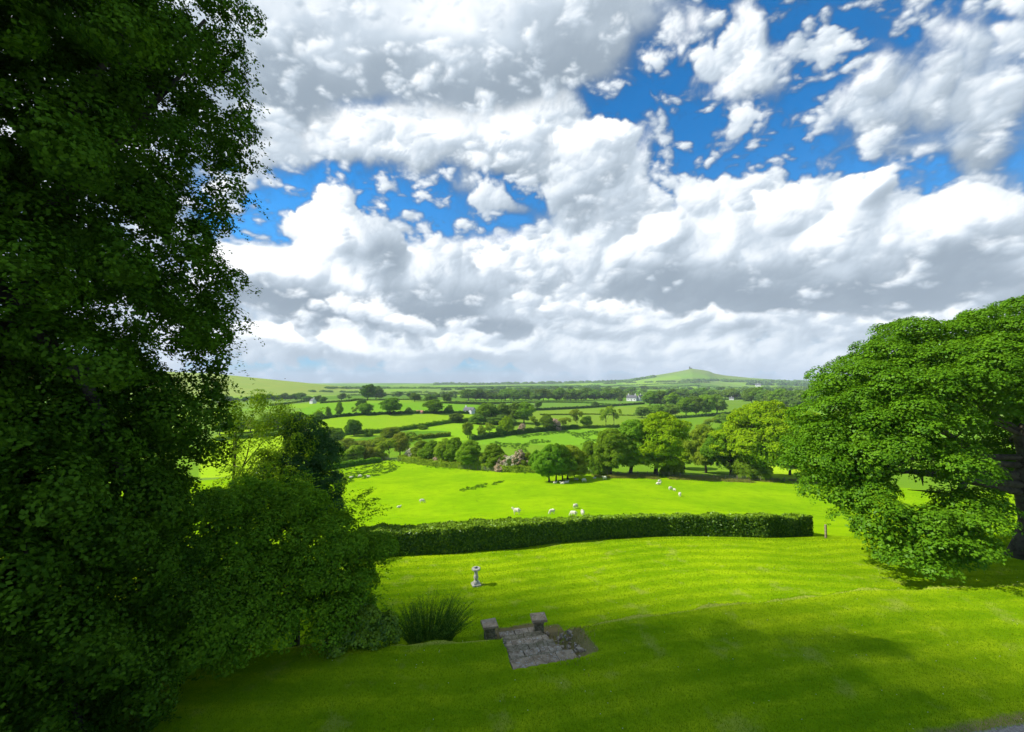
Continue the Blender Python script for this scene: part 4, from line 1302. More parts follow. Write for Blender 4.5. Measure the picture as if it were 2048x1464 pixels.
def pier(px, row, d, h, rz, label, seed):
    q = pix_dir(px, row); q = q * (d / q.y)
    zb = land1(q.x, q.y) - 0.15
    e = empty('stone_pier', (q.x, q.y, zb), rz); tag(e, label, 'pier', 'stone piers at the foot of the steps')
    rnd = random.Random(seed)
    top = q.z - zb
    g = Geo(); z = 0.0; i = 0
    while z < top - 0.06:
        hh = min(rnd.uniform(0.11, 0.17), top - 0.055 - z)
        if i % 2: 
            g.box((-0.095, 0, z + hh / 2), (0.185, 0.36, hh - 0.008), 0, 1, 0.012, rnd); g.box((0.10, 0, z + hh / 2), (0.185, 0.36, hh - 0.008), 0, 1, 0.012, rnd)
        else:
            g.box((0, -0.09, z + hh / 2), (0.37, 0.18, hh - 0.008), 0, 1, 0.012, rnd); g.box((0, 0.095, z + hh / 2), (0.37, 0.18, hh - 0.008), 0, 1, 0.012, rnd)
        z += hh; i += 1
    g.box((0, 0, top / 2 - 0.03), (0.33, 0.32, top - 0.07), 0)
    g.obj('shaft', M['mossy'], e, bevel=0.012)
    g = Geo(); g.box((0, 0, top - 0.02), (0.62, 0.56, 0.09), 0.02, 0.97, 0.012, rnd)
    g.obj('capstone', M['slate'], e, bevel=0.016)


pier(979, 1247, 16.3, 0.8, 0.25, 'squat stone pier with a tilted flat cap left of the steps', 1)
pier(1077, 1234, 16.6, 0.9, 0.10, 'taller stone pier with flat cap right of the steps', 2)


def sundial():
    p = spot(952, 1170)
    e = empty('sundial', tuple(p), 0.35); tag(e, 'pale stone sundial pedestal standing alone on the lower lawn', 'sundial')
    g = Geo(); g.box((0, 0, 0.03), (0.44, 0.44, 0.10)); g.box((0, 0, 0.115), (0.34, 0.34, 0.075), 0, 0.85); g.obj('plinth', M['pale'], e, bevel=0.012)
    g = Geo(); g.lathe([(0.135, 0.15), (0.15, 0.19), (0.10, 0.23), (0.085, 0.27), (0.12, 0.36), (0.128, 0.42), (0.10, 0.52), (0.078, 0.64), (0.09, 0.67), (0.08, 0.70), (0.12, 0.76), (0.14, 0.79)], 16)
    g.obj('shaft', M['pale'], e, True)
    g = Geo(); g.lathe([(0.17, 0.785), (0.235, 0.80), (0.235, 0.86), (0.215, 0.875)], 8); g.obj('table', M['pale'], e, bevel=0.006)
    g = Geo(); g.lathe([(0.10, 0.874), (0.10, 0.884)], 20); g.add([(-0.07, -0.003, 0.884), (0.07, -0.003, 0.884), (0.07, -0.003, 0.97), (-0.07, 0.003, 0.884), (0.07, 0.003, 0.884), (0.07, 0.003, 0.97)],
        [(0, 1, 2), (5, 4, 3), (0, 3, 4, 1), (1, 4, 5, 2), (2, 5, 3, 0)])
    g.obj('dial', M['bronze'], e)


sundial()


# ------------------------------------------------------------------ short turf blades
def blades(name, n, seed, region, h, w, mat, label):
    rs = np.random.RandomState(seed)
    x0, x1, y0, y1 = region
    # denser near the house, kept where the picture shows turf
    y = y0 + (y1 - y0) * rs.uniform(0, 1, n) ** 1.3
    x = (rs.uniform(-1.30, 1.34, n)) * y
    k = (x > x0) & (x < x1)
    ax, ay = STEP_A; bx, by = STEP_B
    L = math.hypot(bx - ax, by - ay); ux, uy = (bx - ax) / L, (by - ay) / L
    t = (x - ax) * ux + (y - ay) * uy; s = (x - ax) * uy - (y - ay) * ux
    k &= ~((np.abs(s + 0.0) < 1.18) & (t > -0.15) & (t < L + 0.5)) & ~((s > 0) & (s < 1.7) & (t > -0.1) & (t < L))
    k &= y < np.interp(x, HX, HY) + 0.2
    k &= (10.5 + (x - 10.8) * 0.19 - y) < 0
    x, y = x[k], y[k]; n = len(x)
    z = land(x, y)
    a = rs.uniform(0, 6.28, n); hh = h * rs.uniform(0.5, 1.5, n)
    l = rs.normal(0, 0.45, (n, 2)) * hh[:, None]
    ww = w * np.maximum(1, y / 14.0)
    B0 = np.stack([x - ww * np.cos(a), y - ww * np.sin(a), z - 0.004], -1); B1 = np.stack([x + ww * np.cos(a), y + ww * np.sin(a), z - 0.004], -1)
    Tp = np.stack([x + l[:, 0], y + l[:, 1], z + hh], -1)
    V = np.stack([B0, B1, Tp], 1).reshape(-1, 3); F = np.arange(n * 3).reshape(n, 3)
    patch = 0.5 + 0.5 * pnoise(x * 0.5, y * 0.9, 5)
    T = np.clip(rs.uniform(0, 0.7, n) + 0.3 * patch, 0, 1)
    tag(link(name, np_mesh(name, V, F, mat, tint=np.repeat(T, 3))), label, 'grass', kind='stuff')


M['turf'] = leaf_mat('grass_blade', (0.08, 0.19, 0.003), (0.29, 0.43, 0.006), 0.3)
blades('grass', 520000, 2, (-14, 40, 9.0, 30.0), 0.036, 0.0075, M['turf'], 'short mown grass blades covering both lawns')
# daisies
rs = np.random.RandomState(77)
n = 260
y = rs.uniform(9.5, 27, n); x = rs.uniform(-0.5, 1.3, n) * y; z = land(x, y) + 0.035
V = []; 
for i in range(6):
    a = i / 6 * 6.283; V.append(np.stack([x + 0.013 * np.cos(a), y + 0.013 * np.sin(a), z + 0 * x], -1))
V.append(np.stack([x, y, z + 0.008], -1))
V = np.stack(V, 1).reshape(-1, 3)
F = (np.arange(n)[:, None, None] * 7 + np.array([[i, (i + 1) % 6, 6] for i in range(6)])[None]).reshape(-1, 3)
M['daisy'] = leaf_mat('daisy', (0.7, 0.7, 0.6), (0.85, 0.85, 0.8), 0.2)
tag(link('daisies', np_mesh('daisies', V, F, M['daisy'], tint=np.zeros(len(V)))), 'scattered white daisies in the mown lawn', 'flowers', kind='stuff')


# ------------------------------------------------------------------ trees round the pasture
G1 = 'trees sheltering the sheep in the pasture'
tree(1098, 964, 76, 62, 'round', 'green', 2, 'round green tree at the left of the small clump sheltering sheep in the pasture', G1, seed=1)
tree(1112, 962, 78, 56, 'round', 'green', 2, 'tall green tree second from the left in the clump sheltering sheep', G1, seed=2)
tree(1125, 961, 72, 52, 'round', 'green', 2, 'green tree third from the left in the clump sheltering sheep', G1, seed=0)
tree(1136, 958, 68, 76, 'oak', 'olive', 2, 'olive green tree at the right of the clump sheltering sheep', G1, seed=1)
G2 = 'trees along the lower edge of the pasture'
for a in [
    (1222, 950, 92, 74, 'round', 'green', 'dark full sycamore left of the bright lime green tree'),
    (1262, 948, 106, 74, 'tall', 'green', 'tall dark tree tucked against the left side of the bright lime green tree'),
    (1312, 950, 124, 128, 'round', 'lime', 'tall bright lime green tree, topmost of those at the pasture edge'),
    (1368, 938, 60, 46, 'tall', 'lime', 'small lime green tree just right of the tall bright one'),
    (1412, 946, 96, 66, 'round', 'olive', 'brownish green tree leaning on the broad clumpy tree'),
    (1462, 952, 110, 92, 'round', 'green', 'clumpy green tree forming the left half of the broad pair by the pasture fence'),
    (1530, 958, 154, 170, 'oak', 'lime', 'broadest yellow green topped tree behind the pasture fence'),
    (1580, 950, 100, 70, 'round', 'olive', 'olive tree between the broad clumpy tree and the huge sycamore'),
    (1180, 945, 62, 40, 'round', 'green', 'green tree in the dark gap between the sheep clump and the full sycamore'),
    (1200, 948, 56, 36, 'bush', 'green', 'dark bush low in the gap left of the full sycamore'),
    (1345, 950, 40, 40, 'bush', 'lime', 'low lime bush under the tall bright lime green tree'),
    (1500, 958, 60, 60, 'bush', 'green', 'green bush low in front of the broad clumpy trees')]:
    px, row, h, w, kind, mat, lab = a
    tree(px, row, h * 1.04, w * 1.12, kind, mat, 2, lab, G2, 'bush' if kind == 'bush' else 'tree', seed=int(px) % 3)
# the mixed hedgerow along the far side of the pasture
tree_list([
    (838, 922, 42, 40, 'round', 'olive', 'olive green tree'), (862, 926, 46, 48, 'round', 'green', 'green tree'), (890, 930, 54, 46, 'round', 'olive', 'yellowish green tree'),
    (912, 933, 60, 50, 'round', 'green', 'tallish green tree'), (940, 937, 58, 62, 'round', 'green', 'dark rounded tree'), (965, 938, 36, 36, 'bush', 'olive', 'low olive bush'),
    (988, 939, 52, 56, 'round', 'green', 'green spreading tree'), (1006, 941, 32, 40, 'bush', 'may', 'pink tinged hawthorn bush'), (1024, 941, 34, 40, 'bush', 'maywhite', 'white flowering hawthorn bush'),
    (1040, 942, 44, 34, 'round', 'may', 'pink flowering hawthorn'), (1056, 942, 40, 34, 'bush', 'olive', 'olive bush'), (822, 917, 24, 30, 'bush', 'maywhite', 'pale flowering bush'),
    (880, 930, 24, 26, 'bush', 'may', 'low pinkish bush'), (1072, 943, 44, 30, 'round', 'green', 'green tree')],
    'of the hedgerow beyond the pasture', 'hedgerow trees beyond the pasture', 2)
# scrub on the left beyond the pasture
tree_list([
    (655, 930, 26, 60, 'bush', 'green', 'dark green bush'), (690, 925, 24, 44, 'bush', 'green', 'dark green bush'), (712, 924, 36, 40, 'round', 'olive', 'olive tree'), (735, 921, 30, 34, 'bush', 'russet', 'reddish brown bush'),
    (752, 919, 26, 40, 'bush', 'olive', 'olive bush'), (778, 917, 44, 42, 'sparse', 'olive', 'thin olive tree'), (800, 912, 50, 40, 'round', 'russet', 'yellowish brown tree'), (670, 905, 24, 44, 'bush', 'olive', 'pale olive bush'),
    (700, 900, 26, 44, 'bush', 'russet', 'russet bush'), (725, 898, 18, 44, 'bush', 'russet', 'russet bush'), (760, 895, 22, 44, 'bush', 'olive', 'olive bush'), (815, 898, 34, 50, 'sparse', 'olive', 'spreading thin tree'),
    (650, 898, 20, 40, 'bush', 'olive', 'pale bush')],
    'in the scrub beyond the left of the pasture', 'scrub beyond the pasture', 1)
# single hedge trees and bushes in the middle distance
for a in [
    (708, 872, 34, 34, 'oak', 'green', 'lone spreading oak at the lower edge of the bright sloping field'),
    (648, 882, 30, 56, 'bush', 'green', 'broad green thicket left of the lone spreading oak'), (672, 880, 26, 34, 'bush', 'green', 'rounded green bush hard against the lone spreading oak'),
    (738, 872, 16, 16, 'bush', 'green', 'small dark bush right of the lone spreading oak'), (782, 873, 20, 40, 'bush', 'olive', 'low spreading thorn bush in the diagonal hedge'),
    (912, 845, 20, 30, 'round', 'far', 'dark bushy tree in the diagonal hedge below the white cottage'), (845, 858, 8, 20, 'bush', 'green', 'low clump in the middle of the diagonal hedge'),
    (935, 876, 34, 22, 'round', 'olive', 'small round tree at the left end of the rushy field hedge'), (962, 876, 26, 18, 'round', 'olive', 'thin tree second along the rushy field hedge'), (979, 874, 30, 24, 'sparse', 'olive', 'thin tree third along the rushy field hedge'),
    (999, 872, 22, 18, 'bush', 'green', 'dark bush in the rushy field hedge before the pale spreading tree'), (1014, 869, 38, 30, 'round', 'lime', 'pale lime spreading tree in the rushy field hedge'), (1044, 866, 20, 18, 'bush', 'may', 'pinkish thorn bush in the rushy field hedge'),
    (1072, 864, 34, 24, 'sparse', 'olive', 'thin pale tree right of the pinkish thorn bush'), (1094, 862, 36, 30, 'round', 'green', 'dark tree in the middle of the rushy field hedge'), (1110, 860, 24, 26, 'bush', 'may', 'pink flowered thorn in the rushy field hedge'),
    (1132, 858, 26, 28, 'sparse', 'olive', 'sparse tree towards the right of the rushy field hedge'), (1154, 856, 42, 26, 'sparse', 'olive', 'tall sparse tree above the rushy field hedge'), (1172, 855, 24, 24, 'oak', 'green', 'dark flat topped tree at the right of the rushy field hedge'),
    (1212, 855, 46, 30, 'sparse', 'olive', 'feathery bare looking tree, left of the pair standing alone'), (1228, 852, 44, 28, 'sparse', 'olive', 'feathery bare looking tree, right of the pair standing alone'),
    (780, 829, 34, 44, 'oak', 'green', 'wide spreading oak in the lane hedge'), (730, 830, 26, 32, 'round', 'green', 'bright rounded tree left of the wide spreading oak'), (712, 830, 20, 20, 'sparse', 'olive', 'thin tree beside the bright rounded tree'),
    (678, 833, 30, 16, 'tall', 'green', 'narrow upright tree in the lane hedge'), (657, 835, 22, 14, 'tall', 'green', 'smaller narrow upright tree left in the lane hedge'), (868, 827, 30, 44, 'round', 'green', 'bright green rounded tree between barn and white cottage'),
    (818, 827, 14, 14, 'bush', 'green', 'small tree just left of the low red roofed barn'), (898, 826, 18, 18, 'bush', 'green', 'small green tree left of the white cottage'), (722, 812, 14, 20, 'bush', 'far', 'dark bush on the field above the lane hedge'),
    (638, 838, 18, 26, 'bush', 'green', 'bush at the left end of the lane hedge'),
    (735, 801, 35, 30, 'round', 'far', 'large dark round tree, left of the pair on the crest'), (752, 800, 30, 34, 'round', 'far', 'large dark round tree, right of the pair on the crest'),
    (683, 801, 16, 17, 'round', 'far', 'small round tree on the crest left of the large pair'), (698, 801, 13, 10, 'sparse', 'green', 'thin small tree on the crest left of the large pair'),
    (829, 803, 17, 24, 'oak', 'far', 'dark flat tree right of the large pair on the crest'), (862, 804, 16, 26, 'oak', 'far', 'dark spreading tree in the far hedge above the bright rounded tree'), (893, 806, 20, 20, 'round', 'far', 'dark round tree in the far hedge above the white cottage'),
    (1076, 817, 16, 18, 'round', 'far', 'dark round bush tree right of the dark copse'), (1190, 812, 10, 14, 'bush', 'far', 'small dark bush in the long thin hedge across the middle'), (1240, 802, 9, 10, 'bush', 'far', 'tiny dark bush left of the far white farmhouse'),
    (1452, 846, 20, 44, 'bush', 'green', 'dark green thicket behind the brownish tree'), (1420, 858, 24, 30, 'sparse', 'olive', 'thin olive tree in the hollow between the lime tree and the broad tree')]:
    px, row, h, w, kind, mat, lab = a
    tree(px, row, h, w, kind, mat, 1, lab, None, 'bush' if kind == 'bush' else 'tree', seed=int(px) % 2)
# dark copses
tree_list([(955, 848, 22, 34, 'mass', 'far', 'dark tree'), (968, 846, 40, 34, 'round', 'green', 'green tree'), (985, 845, 42, 34, 'round', 'far', 'dark tree'), (1002, 845, 40, 32, 'mass', 'far', 'dark tree'),
           (1016, 845, 36, 26, 'round', 'green', 'green tree'), (1030, 846, 44, 36, 'round', 'far', 'dark tree'), (1048, 847, 44, 44, 'round', 'green', 'green domed tree'), (1000, 848, 20, 60, 'bush', 'far', 'low dark bush')],
          'of the copse right of the white cottage', 'trees of the copse by the cottage', 1)
tree_list([(1284, 836, 24, 34, 'round', 'far', 'dark tree'), (1312, 836, 28, 44, 'round', 'green', 'green tree'), (1340, 834, 28, 40, 'round', 'far', 'dark tree'), (1300, 812, 30, 34, 'round', 'green', 'dull green tree'), (1322, 812, 32, 32, 'mass', 'far', 'dark tree'),
           (1348, 818, 34, 34, 'round', 'green', 'green tree'), (1372, 832, 40, 36, 'round', 'green', 'rounded green tree'), (1392, 832, 42, 36, 'round', 'far', 'dark tree'), (1412, 830, 44, 34, 'mass', 'green', 'green tree'), (1434, 828, 42, 40, 'round', 'far', 'dark rounded tree'),
           (1385, 810, 24, 24, 'mass', 'far', 'dark tree'), (1405, 808, 20, 24, 'mass', 'green', 'green tree')],
          'of the big copse behind the lime tree', 'trees of the copse behind the lime tree', 1)
belt([(1500, 808), (1560, 812), (1620, 815), (1690, 816)], 16, 26, 38, 'of the wood behind the huge sycamore', 'trees of the wood behind the sycamore', 3, ('far', 'green'), 'dark woodland tree', 1, 0.85)
belt([(930, 801), (1100, 801), (1244, 800)], 27, 15, 25, 'of the long belt above the middle hedge', 'trees of the long dark belt', 5, look='dark belt tree', wf=1.2)
belt([(950, 789), (1100, 789), (1290, 788)], 24, 9, 14, 'of the paler belt beyond the long one', 'trees of the second belt', 6, look='bluish belt tree', wf=1.5)
belt([(1296, 797), (1400, 797), (1520, 800)], 18, 15, 22, 'of the belt beneath the tor', 'trees of the belt beneath the tor', 7, look='far belt tree', wf=1.2)
belt([(430, 806), (520, 802), (600, 800)], 14, 9, 15, 'of the belt under the open moor', 'trees of the belt under the moor', 8, look='dark tree', wf=1.3)
belt([(590, 800), (650, 806)], 7, 10, 16, 'by the small white house under the moor', 'trees by the small white house', 9, look='dark tree', wf=1.2)
belt([(760, 793), (860, 796), (930, 797)], 12, 6, 13, 'of the thin row right of the crest pair', 'trees right of the crest pair', 10, look='distant tree', wf=1.2)
belt([(430, 870), (520, 862), (600, 852)], 9, 24, 36, 'glimpsed behind the feathery tree', 'trees glimpsed behind the feathery tree', 12, ('green', 'olive'), 'green tree', 1, 1.2)
belt([(1100, 780), (1300, 779), (1500, 782), (1640, 780)], 24, 5, 9, 'of the faint row below the tor', 'faint trees below the tor', 13, look='faint tree', wf=1.7)


# ------------------------------------------------------------------ field hedges
def field_hedge(i, pts, hm, wm, label, mat='far'):
    P = [spot(*p) for p in pts]
    P = subdivide(P, 5)
    d = sum(p.y for p in P) / len(P)
    L = sum((a - b).length for a, b in zip(P[:-1], P[1:]))
    size = max(0.11, d * 0.0016)
    n = int(min(14000, max(500, L * (2 * hm + wm) / (size * size) * 1.6)))
    rs = np.random.RandomState(50 + i)
    o = link('field_hedge', hedge_strip([(p.x, p.y) for p in P], wm, hm, size, n, rs, M[mat], 'field_hedge', 0.1, 0.35))
    tag(o, label, 'hedge', 'hedges dividing the fields')


HEDGES = [
    ([(700, 791), (780, 790), (860, 790), (940, 789)], 2.4, 3.0, 'thin far hedge running right behind the crest pair', 'far'),
    ([(1000, 790), (1040, 783), (1090, 777)], 3.0, 4.0, 'far hedge slanting up between pale fields left of the tor', 'far'),
    ([(1400, 778), (1450, 781), (1540, 786)], 3.0, 4.0, 'hedge falling towards the wood right below the tor', 'far'),
    ([(1220, 779), (1300, 779), (1400, 779)], 3.0, 4.0, 'level hedge across the bright fields below the tor', 'far'),
    ([(1080, 830), (1180, 829), (1270, 832)], 1.0, 1.2, 'very low grassy bank hedge across the dull green field', 'olive'),
    ([(430, 882), (520, 874), (600, 866)], 2.0, 2.4, 'hedge glimpsed between beech and feathery tree', 'green'),
    ([(690, 870), (760, 866), (816, 859), (898, 846), (942, 842), (960, 840)], 2.2, 2.4, 'bushy diagonal hedge below the bright sloping field', 'green'),
    ([(600, 843), (640, 838), (700, 832), (800, 828), (905, 827), (960, 828)], 2.0, 2.0, 'dark lane hedge running past barn and white cottage', 'far'),
    ([(640, 807), (700, 803), (760, 800), (820, 800), (870, 806), (960, 809), (1010, 807)], 1.8, 2.0, 'thin dark hedge on the crest under the large round pair', 'far'),
    ([(900, 805), (1000, 806), (1100, 805), (1193, 806)], 1.8, 2.2, 'thin dark hedge in front of the long tree belt', 'far'),
    ([(940, 881), (956, 879), (1010, 871), (1071, 864), (1120, 860), (1154, 857)], 2.4, 2.6, 'dark hedge along the top of the rushy field', 'far'),
    ([(1154, 857), (1212, 855), (1260, 854), (1290, 852)], 1.6, 1.8, 'low brownish hedge continuing right from the rushy field', 'olive'),
    ([(1060, 821), (1120, 819), (1205, 814), (1288, 808)], 2.4, 2.4, 'strong dark hedge across the middle ending at the big copse', 'far'),
    ([(1059, 805), (1154, 805), (1205, 809), (1240, 811)], 1.6, 1.8, 'faint hedge joining the strong dark one from the left', 'far'),
    ([(1440, 800), (1480, 799), (1530, 800)], 2.4, 2.4, 'straight dark hedge left of the wood behind the sycamore', 'far'),
    ([(1351, 837), (1440, 830), (1520, 826), (1600, 824)], 2.2, 2.4, 'dark hedge behind the broad clumpy tree', 'far'),
    ([(1150, 777), (1240, 771), (1330, 768), (1400, 767)], 3.0, 4.0, 'hedge climbing across the fields towards the foot of the tor', 'far'),
    ([(1180, 784), (1260, 776), (1330, 774), (1400, 771)], 3.0, 4.0, 'lower of two hedges slanting below the tor', 'far'),
    ([(1273, 787), (1340, 785), (1420, 786)], 3.0, 4.0, 'hedge under the slanting pair below the tor', 'far'),
    ([(1380, 771), (1440, 775), (1520, 777)], 3.0, 4.0, 'hedge dropping to the right below the tor', 'far'),
    ([(960, 783), (1050, 780), (1150, 783)], 3.0, 4.0, 'hedge between the far pale fields left of the tor', 'far'),
    ([(870, 777), (960, 775), (1060, 773), (1160, 771)], 3.5, 4.0, 'farthest long hedge under the skyline woods', 'far'),
    ([(640, 800), (590, 806), (540, 812)], 2.0, 2.2, 'hedge dropping left below the small white house', 'far'),
    ([(690, 895), (760, 888), (815, 880), (860, 876), (900, 872)], 2.0, 2.6, 'ragged low hedge between scrub and the pale strip of field', 'olive'),
    ([(800, 921), (850, 929), (930, 937), (1030, 944), (1090, 945)], 1.8, 2.4, 'thick low hedge closing the far side of the pasture', 'olive'),
    ([(560, 951), (640, 941), (700, 932), (760, 924)], 1.6, 1.8, 'dark low hedge at the left corner of the pasture', 'green'),
]
for i, (pts, hm, wm, lab, mat) in enumerate(HEDGES):
    field_hedge(i, pts, hm, wm, lab, mat)


# ------------------------------------------------------------------ far woods that read as one mass
def wood(name, pts, n, w_px, h_px, size, label, seed):
    rs = np.random.RandomState(seed)
    parts = []
    for i in range(n):
        t = rs.uniform(0, len(pts) - 1); k = min(int(t), len(pts) - 2); f = t - k
        px = pts[k][0] * (1 - f) + pts[k + 1][0] * f; row = pts[k][1] * (1 - f) + pts[k + 1][1] * f
        p = spot(px, row + rs.uniform(-0.3, 0.3)); kk = p.y / FPX
        w, h = w_px * kk * rs.uniform(0.5, 1.2), h_px * kk * rs.uniform(0.6, 1.15)
        m_ = 90
        D = unit(rs.normal(0, 1, (m_, 3))); D[:, 2] = np.abs(D[:, 2])
        P = np.array(p) + D * [w, w, h]
        parts.append(leaves(P, D + [0, 0, .5], size * kk, rs, rs.uniform(0, 1, m_), rand=0.5, aspect=0.8))
        P = np.array(p) + D * [w, w, h] * 0.8
        parts.append(leaves(P, D + [0, 0, .5], size * kk * 1.6, rs, rs.uniform(0, .6, m_), rand=0.5, aspect=0.8))
    V, F, T = join(parts)
    tag(link(name, np_mesh(name, V, F, M['far'], tint=T)), label, 'wood', kind='stuff')


wood('woods', [(870, 769), (960, 769.5), (1060, 768), (1160, 766), (1260, 764)], 120, 7, 4.5, 1.0, 'dark woods along the skyline left of the tor', 1)
wood('woods', [(650, 776), (740, 777), (870, 777)], 60, 7, 3.5, 1.0, 'bluish woods on the skyline between moor and tor', 2)
wood('woods', [(1262, 762), (1285, 758), (1312, 753.5)], 40, 6, 4, 1.0, 'dark wood on the left shoulder of the tor', 3)
wood('woods', [(1366, 761), (1400, 761), (1436, 761)], 40, 4, 3.5, 0.9, 'dark wood strip across the face of the tor', 4)
wood('woods', [(1445, 763), (1540, 765), (1600, 766), (1680, 770)], 110, 8, 5.5, 1.0, 'dark woods along the skyline right of the tor', 5)
wood('woods', [(940, 793), (1050, 792), (1160, 793), (1270, 791)], 60, 9, 8, 1.3, 'hazy woods massed behind the long tree belt', 7)
wood('woods', [(1120, 783), (1180, 785), (1240, 786), (1300, 790)], 36, 8, 6, 1.1, 'pale grey green woods left below the tor', 8)
wood('woods', [(1290, 790), (1380, 789), (1450, 793), (1560, 795)], 70, 9, 9, 1.3, 'dark woods massed under the tor behind the big copse', 9)
wood('woods', [(1440, 784), (1540, 781), (1640, 780)], 60, 10, 7, 1.2, 'bluish woods right below the tor', 10)
wood('woods', [(860, 789), (930, 786), (1000, 784)], 24, 8, 5, 1.1, 'woods between the crest trees and the long belt', 11)
wood('woods', [(620, 783), (700, 785), (800, 786), (860, 785)], 36, 8, 3.5, 1.0, 'faint low woods behind the crest pair', 12)
wood('woods', [(880, 781), (960, 778), (1040, 779), (1120, 777), (1200, 778)], 34, 8, 5, 1.0, 'scattered dark clumps on the far fields left of the tor', 13)
wood('woods', [(1290, 777), (1380, 776), (1470, 778), (1580, 774)], 34, 7, 4.5, 1.0, 'scattered clumps on the fields directly below the tor', 14)
wood('woods', [(1500, 770), (1580, 771), (1680, 774)], 60, 8, 6, 1.1, 'blue green woods between skyline and wood at the right', 15)
wood('woods', [(1210, 768), (1280, 765), (1350, 764), (1420, 765)], 40, 6, 3.2, 0.9, 'thin trees along the foot of the tor', 16)
wood('woods', [(980, 776), (1060, 778), (1130, 774), (1200, 773)], 70, 6, 3.5, 1.0, 'mixed woods below the skyline left of the tor', 6)


# ------------------------------------------------------------------ fences
def fence(pts_px, h, label, every=2.6, wires=3):
    P = [spot(*p) for p in pts_px]
    e = empty('wire_fence', tuple(P[0])); tag(e, label, 'fence', 'post and wire fences round the pasture')
    pts = subdivide(P, 4)
    xy = np.array([(p.x, p.y) for p in pts]); seg = np.hypot(*(xy[1:] - xy[:-1]).T); cum = np.concatenate([[0], np.cumsum(seg)])
    L = cum[-1]; n = min(90, int(L / every))
    g = Geo(); g.box((0, 0, h / 2 - 0.1), (0.13, 0.13, h + 0.2), 0.2, 0.9)
    me = g.mesh('post', M['post'])
    tops = []
    for i in range(n + 1):
        s = L * i / n; x, y = np.interp(s, cum, xy[:, 0]), np.interp(s, cum, xy[:, 1]); z = land1(x, y)
        o = link('post', me, e); o.location = (x - P[0].x, y - P[0].y, z - P[0].z)
        tops.append(Vector(o.location))
    for k in range(wires):
        g = Geo(); g.tube([t + Vector((0, 0, h * (0.35 + 0.28 * k))) for t in tops], 0.012, 3)
        g.obj('wire', M['wire'], e)


fence([(1132, 946), (1230, 952), (1300, 952), (1400, 957), (1500, 962), (1640, 965), (1760, 972)], 1.2, 'post and wire fence below the big trees at the right of the pasture')
fence([(770, 921), (822, 924), (860, 929), (930, 939), (1000, 944)], 1.2, 'post and wire fence before the hedgerow at the left of the pasture')
fence([(600, 946), (690, 933), (765, 921)], 1.2, 'pale post and wire fence at the far left corner of the pasture')


# ------------------------------------------------------------------ rough grass: rushes in the wet fields, bracken by the fence
def tufts(name, polys, n, h, mat, label, seed, nb=26, freq=0.12, thr=0.1):
    rs = np.random.RandomState(seed)
    X, Y = [], []
    for poly in polys:
        G = [spot(*p) for p in poly]
        gp = [(p.x, p.y) for p in G]
        x0, x1 = min(p[0] for p in gp), max(p[0] for p in gp); y0, y1 = min(p[1] for p in gp), max(p[1] for p in gp)
        x = rs.uniform(x0, x1, n * 3); y = rs.uniform(y0, y1, n * 3)
        k = in_poly(x, y, gp) & (pnoise(x * freq, y * freq * 0.6, 3) > thr)
        X.append(x[k][:n]); Y.append(y[k][:n])
    X, Y = np.concatenate(X), np.concatenate(Y); m_ = len(X)
    x = (X[:, None] + rs.normal(0, h * 0.45, (m_, nb))).ravel(); y = (Y[:, None] + rs.normal(0, h * 0.45, (m_, nb))).ravel()
    z = land(x, y); q = len(x)
    a = rs.uniform(0, 6.28, q); hh = h * rs.uniform(0.4, 1.2, q); w = h * 0.10
    l = rs.normal(0, 0.35, (q, 2)) * hh[:, None]
    V = np.stack([np.stack([x - w * np.cos(a), y - w * np.sin(a), z - .02], -1), np.stack([x + w * np.cos(a), y + w * np.sin(a), z - .02], -1), np.stack([x + l[:, 0], y + l[:, 1], z + hh], -1)], 1).reshape(-1, 3)
    tag(link(name, np_mesh(name, V, np.arange(q * 3).reshape(q, 3), mat, tint=np.repeat(rs.uniform(0, 1, q), 3))), label, 'grass', kind='stuff')


M['rush'] = leaf_mat('rush', (0.07, 0.17, 0.012), (0.13, 0.24, 0.02), 0.25)
tufts('rushes', [[(690, 938), (780, 925), (800, 934), (790, 942), (770, 948), (690, 966)]], 620, 0.30, M['rush'], 'darker rushy grass in the left corner of the pasture', 1, freq=0.3, thr=-0.25)
tufts('rushes', [[(965, 893), (1010, 875), (1150, 860), (1205, 858), (1205, 880), (1080, 905), (985, 905)]], 1500, 0.55, M['rush'], 'dark rush tufts speckling the wet field beyond the hedgerow', 2, freq=0.06, thr=0.05)
tufts('rushes', [[(915, 983), (930, 976), (1010, 961), (1012, 965), (935, 984)]], 110, 0.30, M['rush'], 'dark line of rushes along a wet furrow in the pasture', 3, nb=30, freq=0.5, thr=-0.1)
tufts('bracken', [[(1180, 950), (1400, 953), (1660, 962), (1700, 968), (1600, 968), (1400, 961), (1200, 956)]], 1300, 0.5, M['bracken'], 'brown dead bracken and long grass along the pasture fence', 4, freq=0.2, thr=-0.25)
tufts('long_grass', [[(560, 948), (780, 919), (940, 936), (1100, 942), (1660, 960), (1660, 966), (1100, 950), (940, 942), (780, 924), (560, 956)]], 1500, 0.32, M['rush'], 'long grass along the far edge of the pasture', 5, freq=0.3, thr=-0.3)
tufts('pasture_grass', [[(560, 1060), (1660, 1040), (1900, 985), (1500, 968), (780, 930), (560, 990)]], 2600, 0.13, M['rush'], 'small darker grass tussocks dotted over the pasture', 6, nb=10, freq=0.22, thr=0.22)


